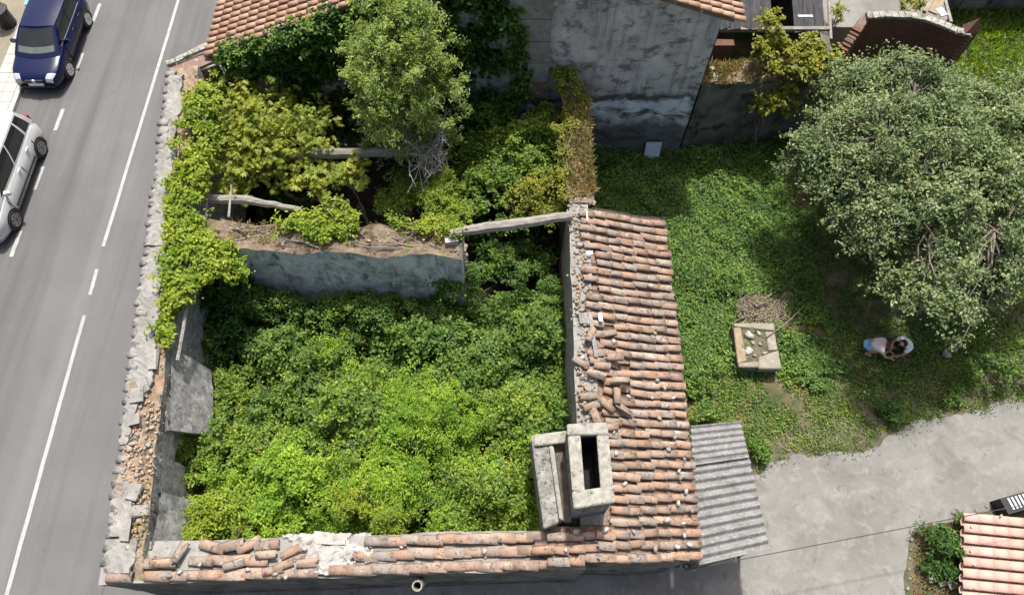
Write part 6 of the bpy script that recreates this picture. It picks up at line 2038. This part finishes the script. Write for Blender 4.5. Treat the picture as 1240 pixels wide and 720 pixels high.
def deep(x, y):
    """the lush ground cover beside the tiled wing"""
    return y > 7.2 - 0.0 * x and x < 9.6 + 0.5 * fbm(x, y, 4, 1.0) and not in_poly(np.array([x]), np.array([y]), dirt)[0]


q = scatter([p for p in yard], 46000, deep)
hgt = np.array([0.08 + 0.20 * max(0, fbm(x, y, 6, 1.6) + 0.35 + 0.6 * fbm(x, y, 3, 5.0)) for x, y in q]) * NR.uniform(0.2, 1.1, len(q))
pos = np.column_stack([q, hgt])
stuff('ground_cover', leaf_arrays(pos, NR.normal(size=pos.shape) * 0.45 + [0, 0, 1], NR.uniform(0.035, 0.105, len(pos)), 0.75), 'leaf_clover', 'lush clover like ground cover in the yard right of the tiled wing', 'ground cover')
q = scatter(yard, 62000, cover)
pos = np.column_stack([q, np.full(len(q), -0.03)])
stuff('grass', blades(pos, 0.11, 0.012, None, '', 0.9), 'grass', 'short green grass of the yard between the tiled wing and the drive', 'grass')
q = scatter(yard, 20000, lambda x, y: cover(x, y) and y < 9)
pos = np.column_stack([q, NR.uniform(-0.02, 0.05, len(q))])
stuff('ground_cover', leaf_arrays(pos, NR.normal(size=pos.shape) * 0.4 + [0, 0, 1], NR.uniform(0.04, 0.09, len(pos)), 0.7), 'grass', 'low flat weeds in the trodden grass near the drive', 'weeds')
pos = []
for p in ep[:len(ep) - 8]:
    for _ in range(26):
        pos.append((p[0] + R.gauss(0, 0.12), p[1] + R.gauss(0.08, 0.13), 0.0))
pos = [p for p in pos if fbm(p[0], p[1], 2, 2.2) > -0.25]
stuff('grass', blades(np.array(pos), 0.09, 0.011, None, '', 1.0), 'grass', 'grass fringe creeping over the ragged edge of the drive', 'grass')
ug = [(15.0, 17.5), (17.5, 16.5), (24, 20), (24, 27), (15.8, 22)]
q = scatter(ug, 15000)
pos = np.column_stack([q, np.full(len(q), -0.03)])
stuff('grass', blades(pos, 0.2, 0.02, None, '', 0.7), 'leaf_court', 'bright green grass beyond the brick wall at the top right', 'grass')

GW = 'weed clumps in the yard'


def weed(u, v, r, h, lm, lab, n=7, leaf=0.08, per=90):
    p = at(u, v, 0)
    plant('weed_clump', (p.x, p.y, -0.02), (p.x, p.y, h * 0.5), (r, r * 0.9, h * 0.6), n, 0.16, per, leaf, lm, lab, 'weed', GW, trunk=0.012, stems=3, stemname='stems', inner=0.2, low=-0.1)


weed(1071, 498, 0.42, 0.35, 'leaf_dark', 'round dark green weed clump on the bare earth above the drive', 12)
weed(840, 470, 0.40, 0.45, 'leaf_mid', 'leafy weed clump against the tiled wing left of the well', 12, 0.1)
weed(880, 345, 0.45, 0.4, 'leaf_mid', 'taller green weeds left of the brushwood pile', 12, 0.09)
weed(915, 548, 0.35, 0.3, 'leaf_court', 'bright grass tuft between the lean-to corner and the drive', 9)
weed(850, 500, 0.35, 0.4, 'leaf_mid', 'weeds at the upper corner of the lean-to roof', 9, 0.09)
weed(1150, 480, 0.4, 0.25, 'leaf_mid', 'flat green weeds under the tree edge by the drive', 9)
weed(985, 462, 0.4, 0.25, 'leaf_clover', 'slightly taller grass tuft between the well and the drive', 9)

# --- shrub and young plants over the low wall
GS = 'shrubs on the broken stone wall'
c = at(958, 72, 3.4)
plant('yellowish_shrub', (c.x, c.y, 2.6), tuple(c), (1.35, 0.75, 0.6), 30, 0.28, 95, 0.13, 'leaf_yellow', 'yellowish green shrub sprawling over the right part of the stone wall', 'shrub', GS, trunk=0.03, stems=4, stemname='stems')
c = at(938, 35, 3.9)
plant('yellowish_shrub', (c.x, c.y - 0.4, 2.8), tuple(c), (0.35, 0.5, 0.65), 11, 0.2, 75, 0.11, 'leaf_yellow', 'upright yellow green sapling in front of the dark shed', 'shrub', GS, trunk=0.02, stems=2, stemname='stems')
c = at(935, 118, 2.2)
plant('dark_shrub', (c.x, c.y - 0.4, 0), tuple(c), (0.8, 0.6, 0.8), 20, 0.28, 85, 0.13, 'leaf_yellow', 'shaded green shrub hanging down the front of the stone wall', 'shrub', GS, trunk=0.03, stems=3, stemname='stems')
c = at(1014, 16, 1.6)
plant('yellowish_shrub', (c.x, c.y, 1.1), tuple(c), (0.28, 0.28, 0.3), 6, 0.16, 70, 0.08, 'leaf_yellow', 'small round yellow bush beside the long pole and the terrace', 'shrub', trunk=0.02, stems=2, stemname='stems')
c = at(1104, 8, 1.6)
plant('yellowish_shrub', (c.x, c.y, 1.1), tuple(c), (0.5, 0.35, 0.35), 9, 0.18, 50, 0.10, 'leaf_yellow', 'straggly potted looking shrub on the terrace left of the plank frame', 'shrub', trunk=0.02, stems=3, stemname='stems')

# --- big tree
tc = Vector((12.3, 11.9, 3.1))
bt = thing('fruit_tree', (11.6, 12.2, 0), 'huge spreading grey green fruit tree shading the two crouching people', 'tree')
cl = []
ph = [R.uniform(0, 6.28) for _ in range(4)]
while len(cl) < 780:
    v = Vector((R.gauss(0, 1), R.gauss(0, 1), R.gauss(0, 1))).normalized()
    if v.z < -0.12: continue
    az = math.atan2(v.y, v.x)
    k = 1 + 0.09 * math.sin(3 * az + 0.6) + 0.08 * math.sin(5 * az + ph[1]) + 0.07 * math.sin(9 * az + ph[2] + 4 * v.z)
    r = (0.50 + 0.50 * R.random() ** 0.6) * k
    p = tc + Vector((v.x * 4.15 * r, v.y * 4.25 * r, v.z * 2.1 * r))
    if math.hypot(p.x - tc.x, p.y - tc.y) > 2.7 and fbm(p.x, p.y, 23, 1.5) + 0.25 * fbm(p.z, p.x, 5, 2) < -0.72: continue
    cl.append(p)
mb = MB()
tk = limb(mb, bt.location, bt.location + Vector((0.1, -0.2, 1.5)), 0.24, 0.18, 0.0, 10, 4)
mb.obj('trunk', M['bark'], bt)
mb = MB()
forks = []
for i in range(9):
    a = 6.28 * i / 9 + R.uniform(-0.2, 0.2)
    e = tc + Vector((2.1 * math.cos(a), 2.2 * math.sin(a), R.uniform(0.3, 1.2)))
    p = limb(mb, tk[-1] + Vector((0, 0, -0.1)), e, 0.13, 0.06, 0.15, 7, 6)
    forks += p[2:]
for q in cl[::2]:
    f = min(forks, key=lambda a: (a - q).length)
    pts = limb(mb, f, q + (q - tc).normalized() * 0.25, 0.035, 0.010, R.uniform(-0.05, 0.2), 4, 5)
    for _ in range(2):
        limb(mb, pts[3], pts[3] + Vector((R.gauss(0, 0.3), R.gauss(0, 0.3), R.gauss(0.15, 0.2))), 0.012, 0.004, 0.1, 4, 3)
mb.obj('limbs', M['bark'], bt)
V, F = clump_leaves(np.array([tuple(p) for p in cl]), [0.37 * R.uniform(0.5, 1.45) for _ in cl], 200, 0.102, up=0.5, jit=0.55, asp=0.55)
mesh_obj('crown', V, F, M['leaf_grey'], bt, WL[bt.name])
fr = []
for _ in range(46):
    p = R.choice(cl)
    d = Vector((R.gauss(0, 1), R.gauss(0, 1), abs(R.gauss(0, 1)) + 0.4)).normalized() * 0.5
    fr.append((ICO1[0] * 0.045 + np.array(p + d), ICO1[1]))
mesh_obj('fruit', *cat_mesh(fr), M['fruit'], bt, WL[bt.name], True)['kind'] = 'stuff'
# light foliage lower right of the tree
c = at(1215, 430, 0.9)
plant('dark_shrub', (c.x, c.y, 0), tuple(c), (1.3, 0.6, 0.6), 22, 0.26, 60, 0.10, 'leaf_mid', 'thin shrub under the right side of the fruit tree beside the drive', 'shrub', trunk=0.03, stems=4, stemname='stems')

# --- bed by the pink roof
GB = 'plants in the bed beside the pink roof'
for (u, v, r, h, lm, lab, n) in ((1128, 658, 0.42, 0.7, 'leaf_dark', 'dark green bushy plant at the left of the bed by the pink roof', 14), (1146, 672, 0.40, 0.6, 'leaf_mid', 'dry mottled plant in the middle of the bed by the pink roof', 10), (1130, 690, 0.34, 0.5, 'leaf_dark', 'low dark plant at the lower end of the bed by the pink roof', 9), (1160, 630, 0.18, 0.3, 'leaf_court', 'small green tuft at the upper corner of the pink roof', 5)):
    p = at(u, v, 0)
    plant('bed_plant', (p.x, p.y, 0), (p.x, p.y, h * 0.5), (r, r, h * 0.55), n, 0.17, 110, 0.075, lm, lab, 'plant', GB, trunk=0.012, stems=3, stemname='stems', inner=0.2, low=-0.1)
q = scatter([(at(u, v).x, at(u, v).y) for u, v in ((1108, 640), (1165, 630), (1168, 720), (1105, 720))], 1600)
stuff('dry_grass', blades(np.column_stack([q, np.full(len(q), 0.01)]), 0.12, 0.010, None, '', 1.0), 'dry_grass', 'dry grass and litter in the bed by the pink roof', 'dry grass')
kb = thing('bed_edging', tuple(at(1104, 680, 0)), 'rough stone edging around the bed by the pink roof', 'edging')
for u, v in ((1101, 712), (1101, 700), (1101, 688), (1102, 676), (1103, 664), (1105, 652), (1110, 643), (1120, 638), (1131, 634), (1143, 631), (1154, 627), (1168, 622), (1182, 618), (1196, 613)):
    rock_obj('stone', at(u + R.uniform(-1, 1), v + R.uniform(-1, 1), 0.02), R.uniform(0.05, 0.13), M['slab_stone'], kb, 0.4)
mb = MB()
for i in range(3):
    p = at(1135 + i * 12, 700 + i * 3, 0.10)
    mb = MB(); mb.box(p, (0.5, 0.16, 0.05), 0.15 + 0.1 * i)
    tag(mb.obj('loose_board', M['old_wood'], None, loc=tuple(p)), ('grey board lying leftmost at the bottom of the bed by the pink roof', 'grey board lying between two others at the bottom of the bed', 'grey board lying nearest the pink roof at the bottom of the bed')[i], 'board')
